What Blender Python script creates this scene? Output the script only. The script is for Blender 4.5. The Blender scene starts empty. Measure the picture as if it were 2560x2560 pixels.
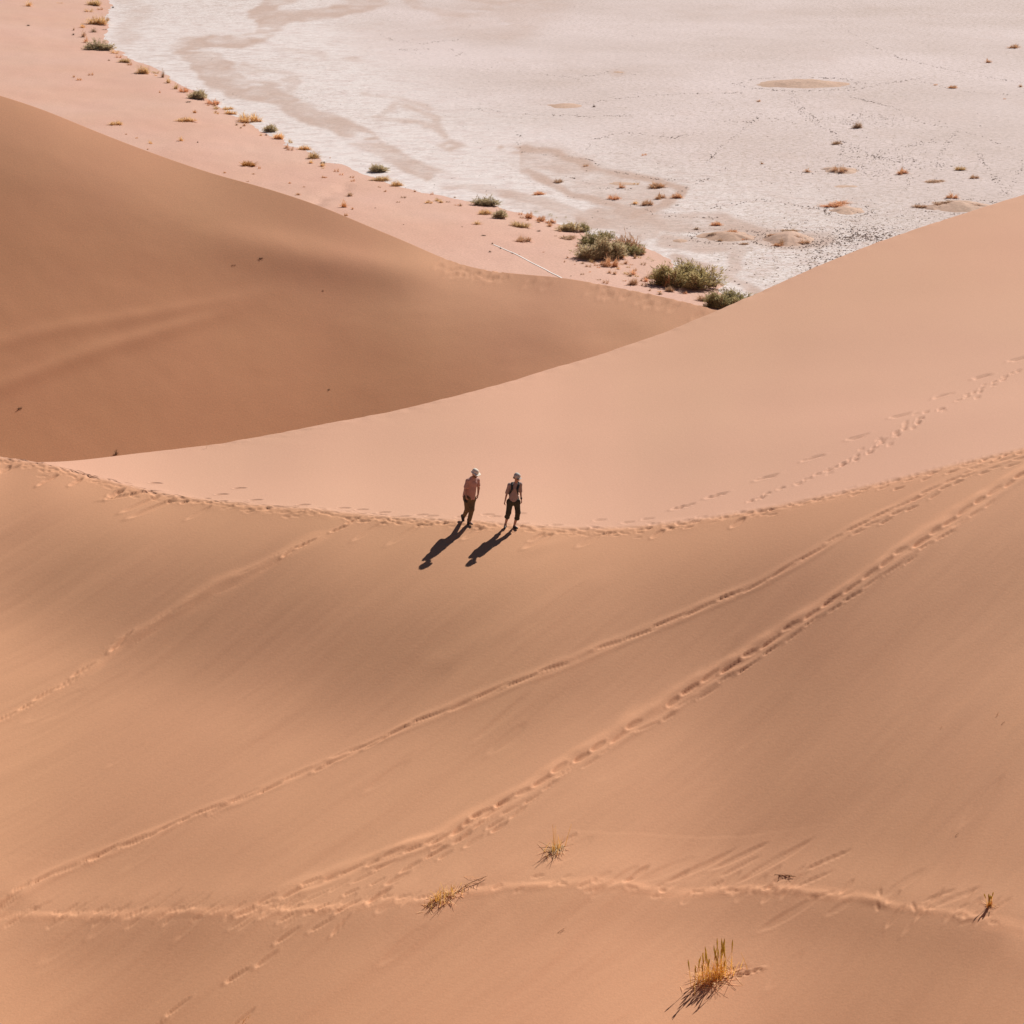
import bpy, bmesh, math, random
import numpy as np
from mathutils import Vector, Matrix

# ------------------------------------------------------------------ camera, world, sun, exposure
SC = bpy.context.scene
COL = SC.collection
PITCH = math.radians(17.5)
FPX, HALF = 6000.0, 1280.0
CP, SP = math.cos(PITCH), math.sin(PITCH)

cam_data = bpy.data.cameras.new('camera')
cam_data.sensor_fit = 'HORIZONTAL'
cam_data.sensor_width = 36.0
cam_data.lens = 36.0 * FPX / 2560.0
cam_data.clip_start = 0.5
cam_data.clip_end = 12000
cam = bpy.data.objects.new('camera', cam_data)
COL.objects.link(cam)
cam.rotation_euler = (math.pi / 2 - PITCH, 0, 0)
cam.location = (0, 0, 0)
SC.camera = cam

SUN = Vector((0.430, 0.632, 0.645)).normalized()       # direction towards the sun
sun_el = math.asin(SUN.z)
sun_az = math.atan2(SUN.x, SUN.y)                      # clockwise from +Y

world = bpy.data.worlds.new('World')
SC.world = world
world.use_nodes = True
wn = world.node_tree
bg = wn.nodes.get('Background') or wn.nodes.new('ShaderNodeBackground')
sky = wn.nodes.new('ShaderNodeTexSky')
sky.sky_type = 'NISHITA'
sky.sun_disc = False
sky.sun_elevation = sun_el
sky.sun_rotation = sun_az
sky.altitude = 600
sky.air_density = 0.5
sky.dust_density = 0.1
wn.links.new(sky.outputs[0], bg.inputs[0])
bg.inputs[1].default_value = 0.05

sd = bpy.data.lights.new('sun', 'SUN')
sd.energy = 5.0
sd.angle = math.radians(0.5)
sd.color = (1.0, 0.95, 0.88)
so = bpy.data.objects.new('sun', sd)
COL.objects.link(so)
so.rotation_euler = SUN.to_track_quat('Z', 'Y').to_euler()

SC.view_settings.view_transform = 'Standard'
SC.view_settings.look = 'None'
SC.view_settings.exposure = 0.19
SC.view_settings.gamma = 1.0
SC.view_settings.use_curve_mapping = False

# ------------------------------------------------------------------ helpers
rng = np.random.default_rng(7)
R = random.Random(11)

def tan_of_v(v):
    k = (np.asarray(v, float) - HALF) / FPX
    return (k * CP + SP) / (CP - k * SP)

def st_of(x, v):
    t = tan_of_v(v)
    return (np.asarray(x, float) - HALF) / FPX * (CP + t * SP), t

def pchip(xs, ys):
    xs = np.asarray(xs, float); ys = np.asarray(ys, float)
    h = np.diff(xs); d = np.diff(ys) / h
    m = np.zeros_like(xs)
    for i in range(1, len(xs) - 1):
        if d[i - 1] * d[i] > 0:
            w1 = 2 * h[i] + h[i - 1]; w2 = h[i] + 2 * h[i - 1]
            m[i] = (w1 + w2) / (w1 / d[i - 1] + w2 / d[i])
    m[0] = d[0]; m[-1] = d[-1]
    def f(q):
        q = np.asarray(q, float)
        i = np.clip(np.searchsorted(xs, q) - 1, 0, len(xs) - 2)
        u = q - xs[i]; hh = h[i]; a = np.clip(u / hh, 0, 1)
        out = ((2*a**3 - 3*a**2 + 1) * ys[i] + (a**3 - 2*a**2 + a) * hh * m[i]
               + (-2*a**3 + 3*a**2) * ys[i+1] + (a**3 - a**2) * hh * m[i+1])
        out = np.where(q < xs[0], ys[0] + m[0] * (q - xs[0]), out)
        return np.where(q > xs[-1], ys[-1] + m[-1] * (q - xs[-1]), out)
    return f

def curve_st(pts):
    p = np.array(pts, float)
    s, t = st_of(p[:, 0], p[:, 1])
    o = np.argsort(s)
    return pchip(s[o], t[o])

def sstep(a, b, x):
    k = np.clip((x - a) / (b - a), 0, 1)
    return k * k * (3 - 2 * k)

def _hash(ix, iy, seed):
    n = (ix.astype(np.int64) * 374761393 + iy.astype(np.int64) * 668265263 + seed * 974634777) & 0xffffffff
    n = ((n ^ (n >> 13)) * 1274126177) & 0xffffffff
    return ((n ^ (n >> 16)) & 0xffff) / 65535.0 * 2 - 1

def vnoise(x, y, seed=0):
    ix = np.floor(x); iy = np.floor(y)
    fx = x - ix; fy = y - iy
    fx = fx * fx * fx * (fx * (fx * 6 - 15) + 10); fy = fy * fy * fy * (fy * (fy * 6 - 15) + 10)
    a = _hash(ix, iy, seed); b = _hash(ix + 1, iy, seed)
    c = _hash(ix, iy + 1, seed); d = _hash(ix + 1, iy + 1, seed)
    return (a * (1 - fx) + b * fx) * (1 - fy) + (c * (1 - fx) + d * fx) * fy

def fbm(x, y, octv=3, seed=0):
    o = 0; amp = 1.0; tot = 0
    for k in range(octv):
        o = o + amp * vnoise(x, y, seed + k * 17); tot += amp
        ca, sa = 0.8, 0.6
        x, y = (ca * x - sa * y) * 2.03, (sa * x + ca * y) * 2.03
        amp *= 0.5
    return o / tot

def poly_dist(X, Y, poly):
    """distance to a polyline, signed (+ on its left)"""
    best = np.full(X.shape, 1e9); sign = np.ones(X.shape)
    for (x0, y0), (x1, y1) in zip(poly[:-1], poly[1:]):
        dx, dy = x1 - x0, y1 - y0
        L2 = dx * dx + dy * dy + 1e-12
        k = np.clip(((X - x0) * dx + (Y - y0) * dy) / L2, 0, 1)
        px = X - (x0 + k * dx); py = Y - (y0 + k * dy)
        d = np.hypot(px, py)
        m = d < best
        best = np.where(m, d, best)
        sign = np.where(m, np.sign(dx * py - dy * px), sign)
    return best, sign

def resample(poly, step):
    p = np.asarray(poly, float)
    seg = np.hypot(*np.diff(p, axis=0).T)
    c = np.concatenate([[0], np.cumsum(seg)])
    n = max(2, int(c[-1] / step) + 1)
    q = np.linspace(0, c[-1], n)
    xy = np.stack([np.interp(q, c, p[:, 0]), np.interp(q, c, p[:, 1])], 1)
    d = np.gradient(xy, axis=0)
    d /= (np.hypot(d[:, 0], d[:, 1])[:, None] + 1e-9)
    return xy, d

def grid_mesh(name, X, Y, Z, mat, attrs=None):
    nr, nc = X.shape
    me = bpy.data.meshes.new(name)
    co = np.stack([X, Y, Z], -1).reshape(-1, 3).astype(np.float32)
    i = np.arange(nr * nc).reshape(nr, nc)
    f = np.stack([i[:-1, :-1], i[:-1, 1:], i[1:, 1:], i[1:, :-1]], -1).reshape(-1, 4)
    me.vertices.add(len(co)); me.vertices.foreach_set('co', co.ravel())
    me.loops.add(f.size); me.loops.foreach_set('vertex_index', f.ravel().astype(np.int32))
    me.polygons.add(len(f))
    me.polygons.foreach_set('loop_start', (np.arange(len(f)) * 4).astype(np.int32))
    me.polygons.foreach_set('loop_total', np.full(len(f), 4, np.int32))
    me.polygons.foreach_set('use_smooth', np.ones(len(f), bool))
    me.update(calc_edges=True)
    for k, a in (attrs or {}).items():
        at = me.attributes.new(k, 'FLOAT', 'POINT')
        at.data.foreach_set('value', a.ravel().astype(np.float32))
    me.materials.append(mat)
    o = bpy.data.objects.new(name, me)
    COL.objects.link(o)
    return o

def structure(o, kind='structure'):
    o['kind'] = kind
    return o

# ------------------------------------------------------------------ materials
def new_mat(name):
    m = bpy.data.materials.new(name)
    m.use_nodes = True
    nt = m.node_tree
    return m, nt, nt.nodes['Principled BSDF']

def N(nt, kind, **kw):
    n = nt.nodes.new(kind)
    for k, v in kw.items():
        setattr(n, k, v)
    return n

def mix_col(nt, fac, a, b, blend='MIX'):
    n = nt.nodes.new('ShaderNodeMix'); n.data_type = 'RGBA'; n.blend_type = blend
    for sock, v in ((n.inputs[0], fac), (n.inputs[6], a), (n.inputs[7], b)):
        if isinstance(v, (int, float)):
            sock.default_value = v
        elif isinstance(v, tuple):
            sock.default_value = v if len(v) == 4 else (*v, 1)
        else:
            nt.links.new(v, sock)
    return n.outputs[2]

def noise_tex(nt, scale, detail=3, rough=0.5, vec=None):
    n = nt.nodes.new('ShaderNodeTexNoise')
    n.inputs['Scale'].default_value = scale
    n.inputs['Detail'].default_value = detail
    n.inputs['Roughness'].default_value = rough
    if vec is not None:
        nt.links.new(vec, n.inputs['Vector'])
    return n.outputs[0]

def ramp(nt, fac, lo, hi, a=0.0, b=1.0):
    n = nt.nodes.new('ShaderNodeMapRange')
    n.inputs[1].default_value = lo; n.inputs[2].default_value = hi
    n.inputs[3].default_value = a; n.inputs[4].default_value = b
    nt.links.new(fac, n.inputs[0])
    return n.outputs[0]

def pos(nt):
    return nt.nodes.new('ShaderNodeNewGeometry').outputs['Position']

def mapped(nt, vec, scale, rotz=0.0):
    n = nt.nodes.new('ShaderNodeMapping')
    n.inputs['Scale'].default_value = scale
    n.inputs['Rotation'].default_value = (0, 0, rotz)
    nt.links.new(vec, n.inputs[0])
    return n.outputs[0]

def sand_material(name, base, pale, attr=None, grain_scale=30, bump=0.15, grain=0.10):
    m, nt, bs = new_mat(name)
    P = pos(nt)
    ca = base
    if attr:
        at = nt.nodes.new('ShaderNodeAttribute'); at.attribute_name = attr
        c = mix_col(nt, at.outputs['Fac'], base, pale)
    else:
        c = mix_col(nt, ramp(nt, noise_tex(nt, 0.05, 2, 0.5, P), 0.35, 0.65), base, pale)
    # big soft patches of redder and yellower sand, drawn out along the wind
    Pm = mapped(nt, P, (0.10, 0.035, 0.1), math.radians(-38))
    c = mix_col(nt, ramp(nt, noise_tex(nt, 1.3, 3, 0.55, Pm), 0.3, 0.7, 0, 0.55), c,
                mix_col(nt, 1.0, c, (0.97, 1.035, 0.98), 'MULTIPLY'))
    c = mix_col(nt, ramp(nt, noise_tex(nt, 2.7, 3, 0.55, Pm), 0.4, 0.75, 0, 0.6), c,
                mix_col(nt, 1.0, c, (0.955, 0.93, 0.95), 'MULTIPLY'))
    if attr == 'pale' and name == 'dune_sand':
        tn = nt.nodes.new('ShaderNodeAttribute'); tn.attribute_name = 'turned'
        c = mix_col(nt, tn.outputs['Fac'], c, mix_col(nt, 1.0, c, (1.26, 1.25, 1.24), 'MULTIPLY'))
    # grain
    g = noise_tex(nt, grain_scale, 2, 0.7, P)
    gg = ramp(nt, g, 0.25, 0.75, 1 - grain, 1 + grain)
    comb = nt.nodes.new('ShaderNodeCombineColor')
    for k in range(3):
        nt.links.new(gg, comb.inputs[k])
    c = mix_col(nt, 1.0, c, comb.outputs[0], 'MULTIPLY')
    nt.links.new(c, bs.inputs['Base Color'])
    bs.inputs['Roughness'].default_value = 0.85
    bs.inputs['Specular IOR Level'].default_value = 0.25
    bn = nt.nodes.new('ShaderNodeBump'); bn.inputs['Strength'].default_value = bump
    bn.inputs['Distance'].default_value = 0.05
    h = nt.nodes.new('ShaderNodeMath'); h.operation = 'ADD'
    nt.links.new(noise_tex(nt, grain_scale * 0.5, 3, 0.7, P), h.inputs[0])
    # wind ripples
    Pr = mapped(nt, P, (1, 1, 1), math.radians(33))
    wv = nt.nodes.new('ShaderNodeTexWave'); wv.inputs['Scale'].default_value = 1.1
    wv.inputs['Distortion'].default_value = 3.0; wv.inputs['Detail'].default_value = 2
    wv.inputs['Detail Scale'].default_value = 0.4
    nt.links.new(Pr, wv.inputs['Vector'])
    nt.links.new(ramp(nt, wv.outputs['Fac'], 0, 1, 0, 0.16), h.inputs[1])
    nt.links.new(h.outputs[0], bn.inputs['Height'])
    nt.links.new(bn.outputs[0], bs.inputs['Normal'])
    return m

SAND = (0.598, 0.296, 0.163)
SAND_SUNLIT = (0.610, 0.333, 0.222)  # same sand with the brighter light of the far flank put into its colour
SAND_FLAT = (0.640, 0.375, 0.282)
sand_near = sand_material('dune_sand', SAND, SAND_SUNLIT, 'pale', 22, 0.13, 0.07)
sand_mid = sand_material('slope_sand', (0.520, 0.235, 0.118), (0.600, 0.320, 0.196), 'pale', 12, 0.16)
sand_flat_m = sand_material('plain_sand', (0.585, 0.348, 0.268), (0.575, 0.325, 0.238), None, 6, 0.3, 0.16)
sand_mound_m = sand_material('mound_sand', (0.50, 0.315, 0.225), (0.545, 0.36, 0.27), None, 3, 0.3, 0.2)

def clay_material():
    m, nt, bs = new_mat('cracked_clay')
    P = pos(nt)
    at = nt.nodes.new('ShaderNodeAttribute'); at.attribute_name = 'stain'
    rg = nt.nodes.new('ShaderNodeAttribute'); rg.attribute_name = 'rough'
    white = (0.665, 0.547, 0.520)
    dull = (0.565, 0.452, 0.412)
    tan = (0.500, 0.350, 0.285)
    crust = (0.715, 0.63, 0.60)
    c = mix_col(nt, ramp(nt, noise_tex(nt, 0.03, 4, 0.6, P), 0.35, 0.65), white, dull)
    # bright salty crust in fine streaks
    Ps = mapped(nt, P, (0.22, 0.30, 0.1), math.radians(35))
    sm = nt.nodes.new('ShaderNodeAttribute'); sm.attribute_name = 'salt'
    mul = nt.nodes.new('ShaderNodeMath'); mul.operation = 'MULTIPLY'
    nt.links.new(ramp(nt, noise_tex(nt, 2.2, 5, 0.65, Ps), 0.35, 0.55), mul.inputs[0])
    nt.links.new(sm.outputs['Fac'], mul.inputs[1])
    c = mix_col(nt, mul.outputs[0], c, crust)
    c = mix_col(nt, at.outputs['Fac'], c, tan)
    # flakes and small cracks
    vo = nt.nodes.new('ShaderNodeTexVoronoi'); vo.feature = 'DISTANCE_TO_EDGE'
    vo.inputs['Scale'].default_value = 1.5
    nt.links.new(P, vo.inputs['Vector'])
    crack = ramp(nt, vo.outputs['Distance'], 0.0, 0.07, 0.55, 0.0)
    fleck = ramp(nt, noise_tex(nt, 1.7, 4, 0.75, P), 0.52, 0.66, 0, 0.75)
    mx = nt.nodes.new('ShaderNodeMath'); mx.operation = 'MULTIPLY_ADD'
    nt.links.new(fleck, mx.inputs[0]); nt.links.new(rg.outputs['Fac'], mx.inputs[1])
    mc = nt.nodes.new('ShaderNodeMath'); mc.operation = 'MULTIPLY'
    nt.links.new(crack, mc.inputs[0]); nt.links.new(rg.outputs['Fac'], mc.inputs[1])
    nt.links.new(mc.outputs[0], mx.inputs[2])
    c = mix_col(nt, mx.outputs[0], c, (0.42, 0.32, 0.26))
    g = ramp(nt, noise_tex(nt, 1.6, 4, 0.85, P), 0.25, 0.75, 0.77, 1.17)
    comb = nt.nodes.new('ShaderNodeCombineColor')
    for k in range(3):
        nt.links.new(g, comb.inputs[k])
    c = mix_col(nt, 1.0, c, comb.outputs[0], 'MULTIPLY')
    nt.links.new(c, bs.inputs['Base Color'])
    bs.inputs['Roughness'].default_value = 0.9
    bs.inputs['Specular IOR Level'].default_value = 0.2
    bn = nt.nodes.new('ShaderNodeBump'); bn.inputs['Strength'].default_value = 0.35
    bn.inputs['Distance'].default_value = 0.12
    nt.links.new(noise_tex(nt, 2.0, 5, 0.75, P), bn.inputs['Height'])
    nt.links.new(bn.outputs[0], bs.inputs['Normal'])
    return m
clay_m = clay_material()

def plain_mat(name, col, rough=0.8, var=0.15, scale=8, spec=0.3, trans=0.0, obj_space=True):
    m, nt, bs = new_mat(name)
    tc = nt.nodes.new('ShaderNodeTexCoord')
    v = tc.outputs['Object'] if obj_space else pos(nt)
    c = mix_col(nt, ramp(nt, noise_tex(nt, scale, 3, 0.6, v), 0.3, 0.7),
                tuple(x * (1 - var) for x in col), tuple(min(1, x * (1 + var)) for x in col))
    nt.links.new(c, bs.inputs['Base Color'])
    bs.inputs['Roughness'].default_value = rough
    bs.inputs['Specular IOR Level'].default_value = spec
    if trans:
        out = nt.nodes['Material Output']
        tr = nt.nodes.new('ShaderNodeBsdfTranslucent'); nt.links.new(c, tr.inputs[0])
        mx = nt.nodes.new('ShaderNodeMixShader'); mx.inputs[0].default_value = trans
        nt.links.new(bs.outputs[0], mx.inputs[1]); nt.links.new(tr.outputs[0], mx.inputs[2])
        nt.links.new(mx.outputs[0], out.inputs[0])
    return m

# ------------------------------------------------------------------ near dune
crestC = curve_st([(-350,1020),(-160,1085),(0,1147),(93,1158),(238,1196),(437,1242),(636,1264),(795,1277),(928,1292),(1060,1300),(1174,1306),
                   (1290,1314),(1420,1323),(1545,1322),(1656,1313),(1788,1294),(1855,1284),(2054,1243),(2252,1196),(2385,1163),(2560,1122),(2700,1090),(2900,1040)])
brinkB = curve_st([(-350,1010),(-160,1078),(0,1143),(93,1156),(150,1154),(331,1135),(517,1113),(795,1064),(1060,1010),(1325,938),(1590,856),(1797,775),
                   (1988,690),(2173,613),(2385,541),(2560,486),(2700,445),(2900,390)])
PAN_Z = -40.0
S0, S1 = -0.46, 0.46
YC_f = pchip([-0.30, -0.21, -0.12, 0.0, 0.10, 0.22, 0.30], [79.5, 76.4, 72.8, 69.9, 69.6, 71.8, 74.0])
def gsm(a, sig_cols):
    k = int(sig_cols * 3.5) + 1
    w = np.exp(-0.5 * (np.arange(-k, k + 1) / sig_cols) ** 2); w /= w.sum()
    e0 = a[0] + (a[0] - a[1:k + 1][::-1]); e1 = a[-1] + (a[-1] - a[-k - 1:-1][::-1])
    return np.convolve(np.concatenate([e0, a, e1]), w, 'valid')
def slope_m(s):          # mean rise of the far flank, from crest to brink
    return pchip([-0.3, -0.2, -0.1, 0.05, 0.15, 0.3], [-0.04, -0.035, -0.01, 0.02, 0.035, 0.05])(s)

scol = np.concatenate([np.linspace(S0, -0.25, 40, endpoint=False), np.linspace(-0.25, 0.25, 860), np.linspace(0.25, S1, 41)[1:]])
NC = len(scol)
CIDX = np.arange(NC)
def col_of(s):
    return float(np.interp(s, scol, CIDX))
su = np.linspace(S0, S1, 1534)                        # smooth the lines on an even grid, then take them to the columns
def tocol(a):
    return np.interp(scol, su, a)
tCu = np.clip(gsm(crestC(su), 9), 0.20, None); tBu = np.clip(np.minimum(gsm(brinkB(su), 5), tCu - 0.0006), 0.10, None)
YCu = gsm(YC_f(su), 40); ZCu = -tCu * YCu
mmu = gsm(slope_m(su), 40)
tC, tB, YC, ZC, ZCs, mm = tocol(tCu), tocol(tBu), tocol(YCu), tocol(ZCu), tocol(gsm(ZCu, 75)), tocol(mmu)
YB = YC * (mm + tC) / (mm + tB)
ZB = -tB * YB

# the flank towards the camera: slope as a function of distance below the crest
qs = np.arange(0, 70, 0.1)
Q, SS = np.meshgrid(qs, scol, indexing='ij')
p = 0.155 + 0.205 * sstep(0, 7, Q) - 0.150 * sstep(7.0, 12.0, Q)
p = p + 0.018 * np.exp(-((SS + 0.05) / 0.07) ** 2 - ((Q - 7.0) / 3.0) ** 2)
p = p + 0.105 * np.exp(-((SS - 0.095) / 0.055) ** 2 - ((Q - 4.0) / 2.6) ** 2)
p = p + 0.165 * np.exp(-((SS - 0.155 + (Q - 13) * 0.006) / 0.075) ** 2 - ((Q - 13.5) / 3.4) ** 2)
p = p - 0.055 * np.exp(-((SS + 0.12) / 0.09) ** 2 - ((Q - 13.0) / 5.0) ** 2)
p = p - 0.055 * np.exp(-((SS - 0.17) / 0.06) ** 2 - ((Q - 19.5) / 2.0) ** 2)
drop = np.cumsum(p, axis=0) * 0.1 - p * 0.1

def near_base(Y, jcol):
    """height of the near dune; Y is (rows, cols), jcol the column index grid"""
    out = np.empty_like(Y)
    for j in range(Y.shape[1]):
        y = Y[:, j]
        q = YC[j] - y
        wq = np.exp(-(np.clip(q, 0, None) / 3.5) ** 1.3)
        a = ZC[j] * wq + ZCs[j] * (1 - wq) - np.interp(q, qs, drop[:, j])
        w = YB[j] - YC[j]
        r = (y - YC[j]) / w
        dl = 0.055 * min(1.0, w / 8.0)
        b = ZC[j] + mm[j] * w * r + dl * w * (r * r - r)
        slip = ZB[j] - 0.6 * (y - YB[j])
        z = np.where(y <= YC[j], a, np.where(y <= YB[j], b, slip))
        g = -0.62 * y - 1.3                                  # the dune the camera stands on
        k = 0.6
        hmx = np.where(y < 52, 0.5 * (z + g + np.sqrt((z - g) ** 2 + k * k * 0.25)), z)
        wgt = sstep(52, 47, y) if False else np.clip((52 - y) / 5, 0, 1)
        out[:, j] = z * (1 - wgt) + hmx * wgt
    return out

N0, N1, N2, N3 = 26, 430, 250, 34
rows = []
for j in range(NC):
    r0 = np.linspace(3.0, 46.0, N0, endpoint=False)
    r1 = np.linspace(46.0, YC[j], N1, endpoint=False)
    r2 = np.linspace(YC[j], YB[j], N2, endpoint=False)
    r3 = YB[j] + (np.linspace(0, 1, N3) ** 1.5) * 40
    rows.append(np.concatenate([r0, r1, r2, r3]))
NY = np.array(rows).T
NS = np.broadcast_to(scol, NY.shape)
NX = NS * NY
NZ = near_base(NY, None)
NT = -NZ / NY
vis0, vis1 = N0, N0 + N1 + N2 + 1

def near_hit(x, v):
    s, t = st_of(x, v)
    s = float(s); t = float(t)
    j = int(round(col_of(s)))
    j = max(0, min(NC - 1, j))
    tt = NT[vis0:vis1, j]; yy = NY[vis0:vis1, j]
    y = float(np.interp(-t, -tt, yy))
    return s * y, y

BASE_NZ = NZ.copy()
def near_z(x, y):
    s = x / y
    f = col_of(s)
    j = int(max(0, min(NC - 2, math.floor(f)))); a = f - j
    return float((1 - a) * np.interp(y, NY[:, j], NZ[:, j]) + a * np.interp(y, NY[:, j + 1], NZ[:, j + 1]))

D = np.zeros_like(NZ)
PB = np.zeros_like(NZ)                                # dry sand turned up along the tracks is a little paler
FALL = np.array([-0.64, -0.77])                       # the way the wind streaks and tracks run
al = NX * FALL[0] + NY * FALL[1]
ac = NX * FALL[1] - NY * FALL[0]
nearside = NY < YC[None, :]
fade = np.where(nearside, sstep(0.5, 6, YC[None, :] - NY), 0.0)
D += fade * (0.14 * fbm(al * 0.07, ac * 0.42, 2, 3) + 0.055 * fbm(al * 0.12, ac * 1.3, 3, 5))
D += fade * 0.016 * fbm(al * 0.35, ac * 3.4, 3, 23)
D += 0.03 * np.exp(-((NY - YB[None, :]) / 1.5) ** 2) * fbm(NX * 0.5, NY * 0.5, 3, 27) * sstep(3, 9, YB[None, :] - YC[None, :])
D += 0.022 * np.exp(-((NY - YB[None, :]) / 0.5) ** 2) * fbm(NX * 2.2, NY * 2.2, 3, 28) * sstep(3, 9, YB[None, :] - YC[None, :])
D += np.where(nearside, 0, 1) * 0.10 * fbm(NX * 0.07, NY * 0.12, 2, 9) * sstep(0, 5, NY - YC[None, :]) * sstep(0, 6, YB[None, :] - NY)

def window(x, y, r):
    s_lo = (x - r) / (y + r * 0 + 0.0) if y > 0 else 0
    s_hi = (x + r) / y
    pad = abs(x) / y * r / y
    j0 = int(col_of(s_lo - pad)) - 1
    j1 = int(col_of(s_hi + pad)) + 2
    j0 = max(0, j0); j1 = min(NC, j1)
    if j0 >= j1:
        return None
    jm = min(NC - 1, max(0, (j0 + j1) // 2))
    i0 = int(np.searchsorted(NY[:, jm], y - r * 1.5)) - 10
    i1 = int(np.searchsorted(NY[:, jm], y + r * 1.5)) + 10
    return slice(max(0, i0), min(NY.shape[0], i1)), slice(j0, j1)

def stamp(x, y, d, L, W, depth, rim=0.35, skew=0.7):
    """one print or slide scar: a trough along d (downhill), deepest at its lower end, with a lip"""
    w = window(x, y, max(L, W) * 2.0)
    if w is None:
        return
    X = NX[w] - x; Y = NY[w] - y
    a = X * d[0] + Y * d[1]; b = -X * d[1] + Y * d[0]
    ra = a / L; rb = b / W
    rad = np.sqrt(ra * ra + rb * rb)
    prof = 1 - sstep(0.72, 1.08, rad)
    dep = depth * prof * ((1 - skew) + skew * np.clip(0.5 + 0.5 * ra, 0, 1))
    lip = depth * rim * np.exp(-((rad - 1.18) / 0.16) ** 2) * (0.35 + 0.65 * np.clip(0.5 + 0.5 * ra, 0, 1))
    D[w] += lip - dep

def berm(poly, off, width, amp, wob=0.0, seed=0):
    xs = [p_[0] for p_ in poly]; ys = [p_[1] for p_ in poly]
    m = (NX > min(xs) - 2) & (NX < max(xs) + 2) & (NY > min(ys) - 2) & (NY < max(ys) + 2)
    X = NX[m]; Y = NY[m]
    d, s = poly_dist(X, Y, poly)
    ends = 1.0
    o = d * s - off
    wv = 1.0 + wob * vnoise(X * 1.6, Y * 1.6, seed)
    wv = wv * sstep(0.1, 1.6, np.hypot(X - xs[0], Y - ys[0])) * sstep(0.1, 1.6, np.hypot(X - xs[-1], Y - ys[-1]))
    D[m] += amp * wv * np.exp(-(o / width) ** 2)

def turned(poly, width, amp, off=0.0, seed=0):
    xs = [p_[0] for p_ in poly]; ys = [p_[1] for p_ in poly]
    m = (NX > min(xs) - 1) & (NX < max(xs) + 1) & (NY > min(ys) - 1) & (NY < max(ys) + 1)
    d, s = poly_dist(NX[m], NY[m], poly)
    o = (d * s - off) * (1 + 0.35 * vnoise(NX[m] * 0.9, NY[m] * 0.9, seed + 5))
    w_ = width * (1 + 0.4 * vnoise(NX[m] * 0.5, NY[m] * 0.5, seed))
    PB[m] = np.maximum(PB[m], amp * (1 - sstep(0.5, 1.3, np.abs(o) / w_)) * (0.8 + 0.4 * vnoise(NX[m] * 2.5, NY[m] * 2.5, seed + 9)))

def to_world(pts):
    return [near_hit(x, v) for x, v in pts]

def trail(pts, step, side, L, W, depth, jit=0.05, rim=0.35, skew=0.7, drop_p=0.0, seed=1, fall=0.0):
    r = random.Random(seed)
    xy, dr = resample(to_world(pts), step)
    k = 1
    for (x, y), d in zip(xy, dr):
        k = -k
        if r.random() < drop_p:
            continue
        nx, ny = -d[1], d[0]
        o = side * k * (0.8 + 0.4 * r.random()) + r.uniform(-jit, jit)
        if fall > 0 and d @ FALL < 0:
            d = -d
        dd = np.array(d) * (1 - fall) + FALL * fall
        an = r.uniform(-0.12, 0.12)
        dd = np.array([dd[0] * math.cos(an) - dd[1] * math.sin(an), dd[0] * math.sin(an) + dd[1] * math.cos(an)])
        dd /= np.hypot(*dd)
        f = r.uniform(0.75, 1.25)
        stamp(x + nx * o + r.uniform(-jit, jit), y + ny * o + r.uniform(-jit, jit), dd, L * f, W * r.uniform(0.85, 1.2), depth * r.uniform(0.7, 1.2), rim, skew)

T1 = [(885,1304),(840,1322),(792,1341),(725,1380),(647,1416),(543,1462),(440,1530),(362,1576),(305,1605),(222,1667),(140,1718),(57,1768),(0,1799),(-80,1850)]
T2 = [(2700,1096),(2560,1134),(2447,1171),(2354,1212),(2242,1270),(2146,1313),(2020,1390),(1900,1456),(1776,1508),(1647,1562),(1517,1614),(1440,1648),(1373,1677),
      (1299,1702),(1183,1752),(1100,1789),(1000,1832),(900,1872),(760,1930),(598,2000),(512,2026),(376,2085),(239,2140),(114,2196),(0,2268),(-60,2300)]
T3 = [(2700,1110),(2560,1185),(2508,1216),(2447,1257),(2406,1284),(2368,1318),(2330,1339),(2289,1363),(2242,1393),(2201,1427),(2160,1451),(2125,1475),
      (2081,1503),(2030,1533),(1989,1557),(1941,1588),(1900,1615),(1858,1648),(1804,1673),(1754,1706),(1705,1739),(1655,1777),(1597,1810),(1539,1847),
      (1473,1884),(1423,1913),(1365,1950),(1311,1984),(1261,2009),(1199,2044),(1100,2100),(1025,2120),(911,2154),(826,2188),(723,2228),(620,2272)]
T3b = [(1243,2075),(1181,2103),(1124,2145),(1065,2168),(1020,2191),(968,2239),(843,2296),(740,2342),(683,2376),(547,2467),(473,2512),(380,2570)]
T3c = [(1290,2030),(1200,2082),(1110,2126),(1000,2176),(900,2226),(820,2262),(720,2300)]
T3d = [(854,2319),(763,2421),(660,2490),(615,2547)]
T4 = [(-60,2288),(0,2290),(114,2296),(228,2297),(296,2296),(399,2290),(535,2288),(598,2285),(740,2279),(911,2273),(968,2265),(1042,2273),(1078,2269),
      (1155,2248),(1207,2241),(1259,2226),(1326,2225),(1404,2221),(1500,2220),(1560,2221),(1653,2231),(1715,2237),(1808,2234),(1870,2231),(1974,2237),
      (2057,2250),(2155,2257),(2233,2278),(2336,2294),(2440,2301),(2560,2322),(2660,2340)]
T5 = [(2700,850),(2550,922),(2501,945),(2448,973),(2368,1014),(2314,1038),(2261,1074),(2225,1100),(2181,1123),(2136,1149),(2083,1172),(2029,1194),(1976,1212),
      (1927,1232),(1878,1252)]
T5b = [(2546,893),(2457,936),(2359,985),(2252,1040),(2145,1096),(2034,1147),(1918,1194),(1793,1238),(1709,1266)]

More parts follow.
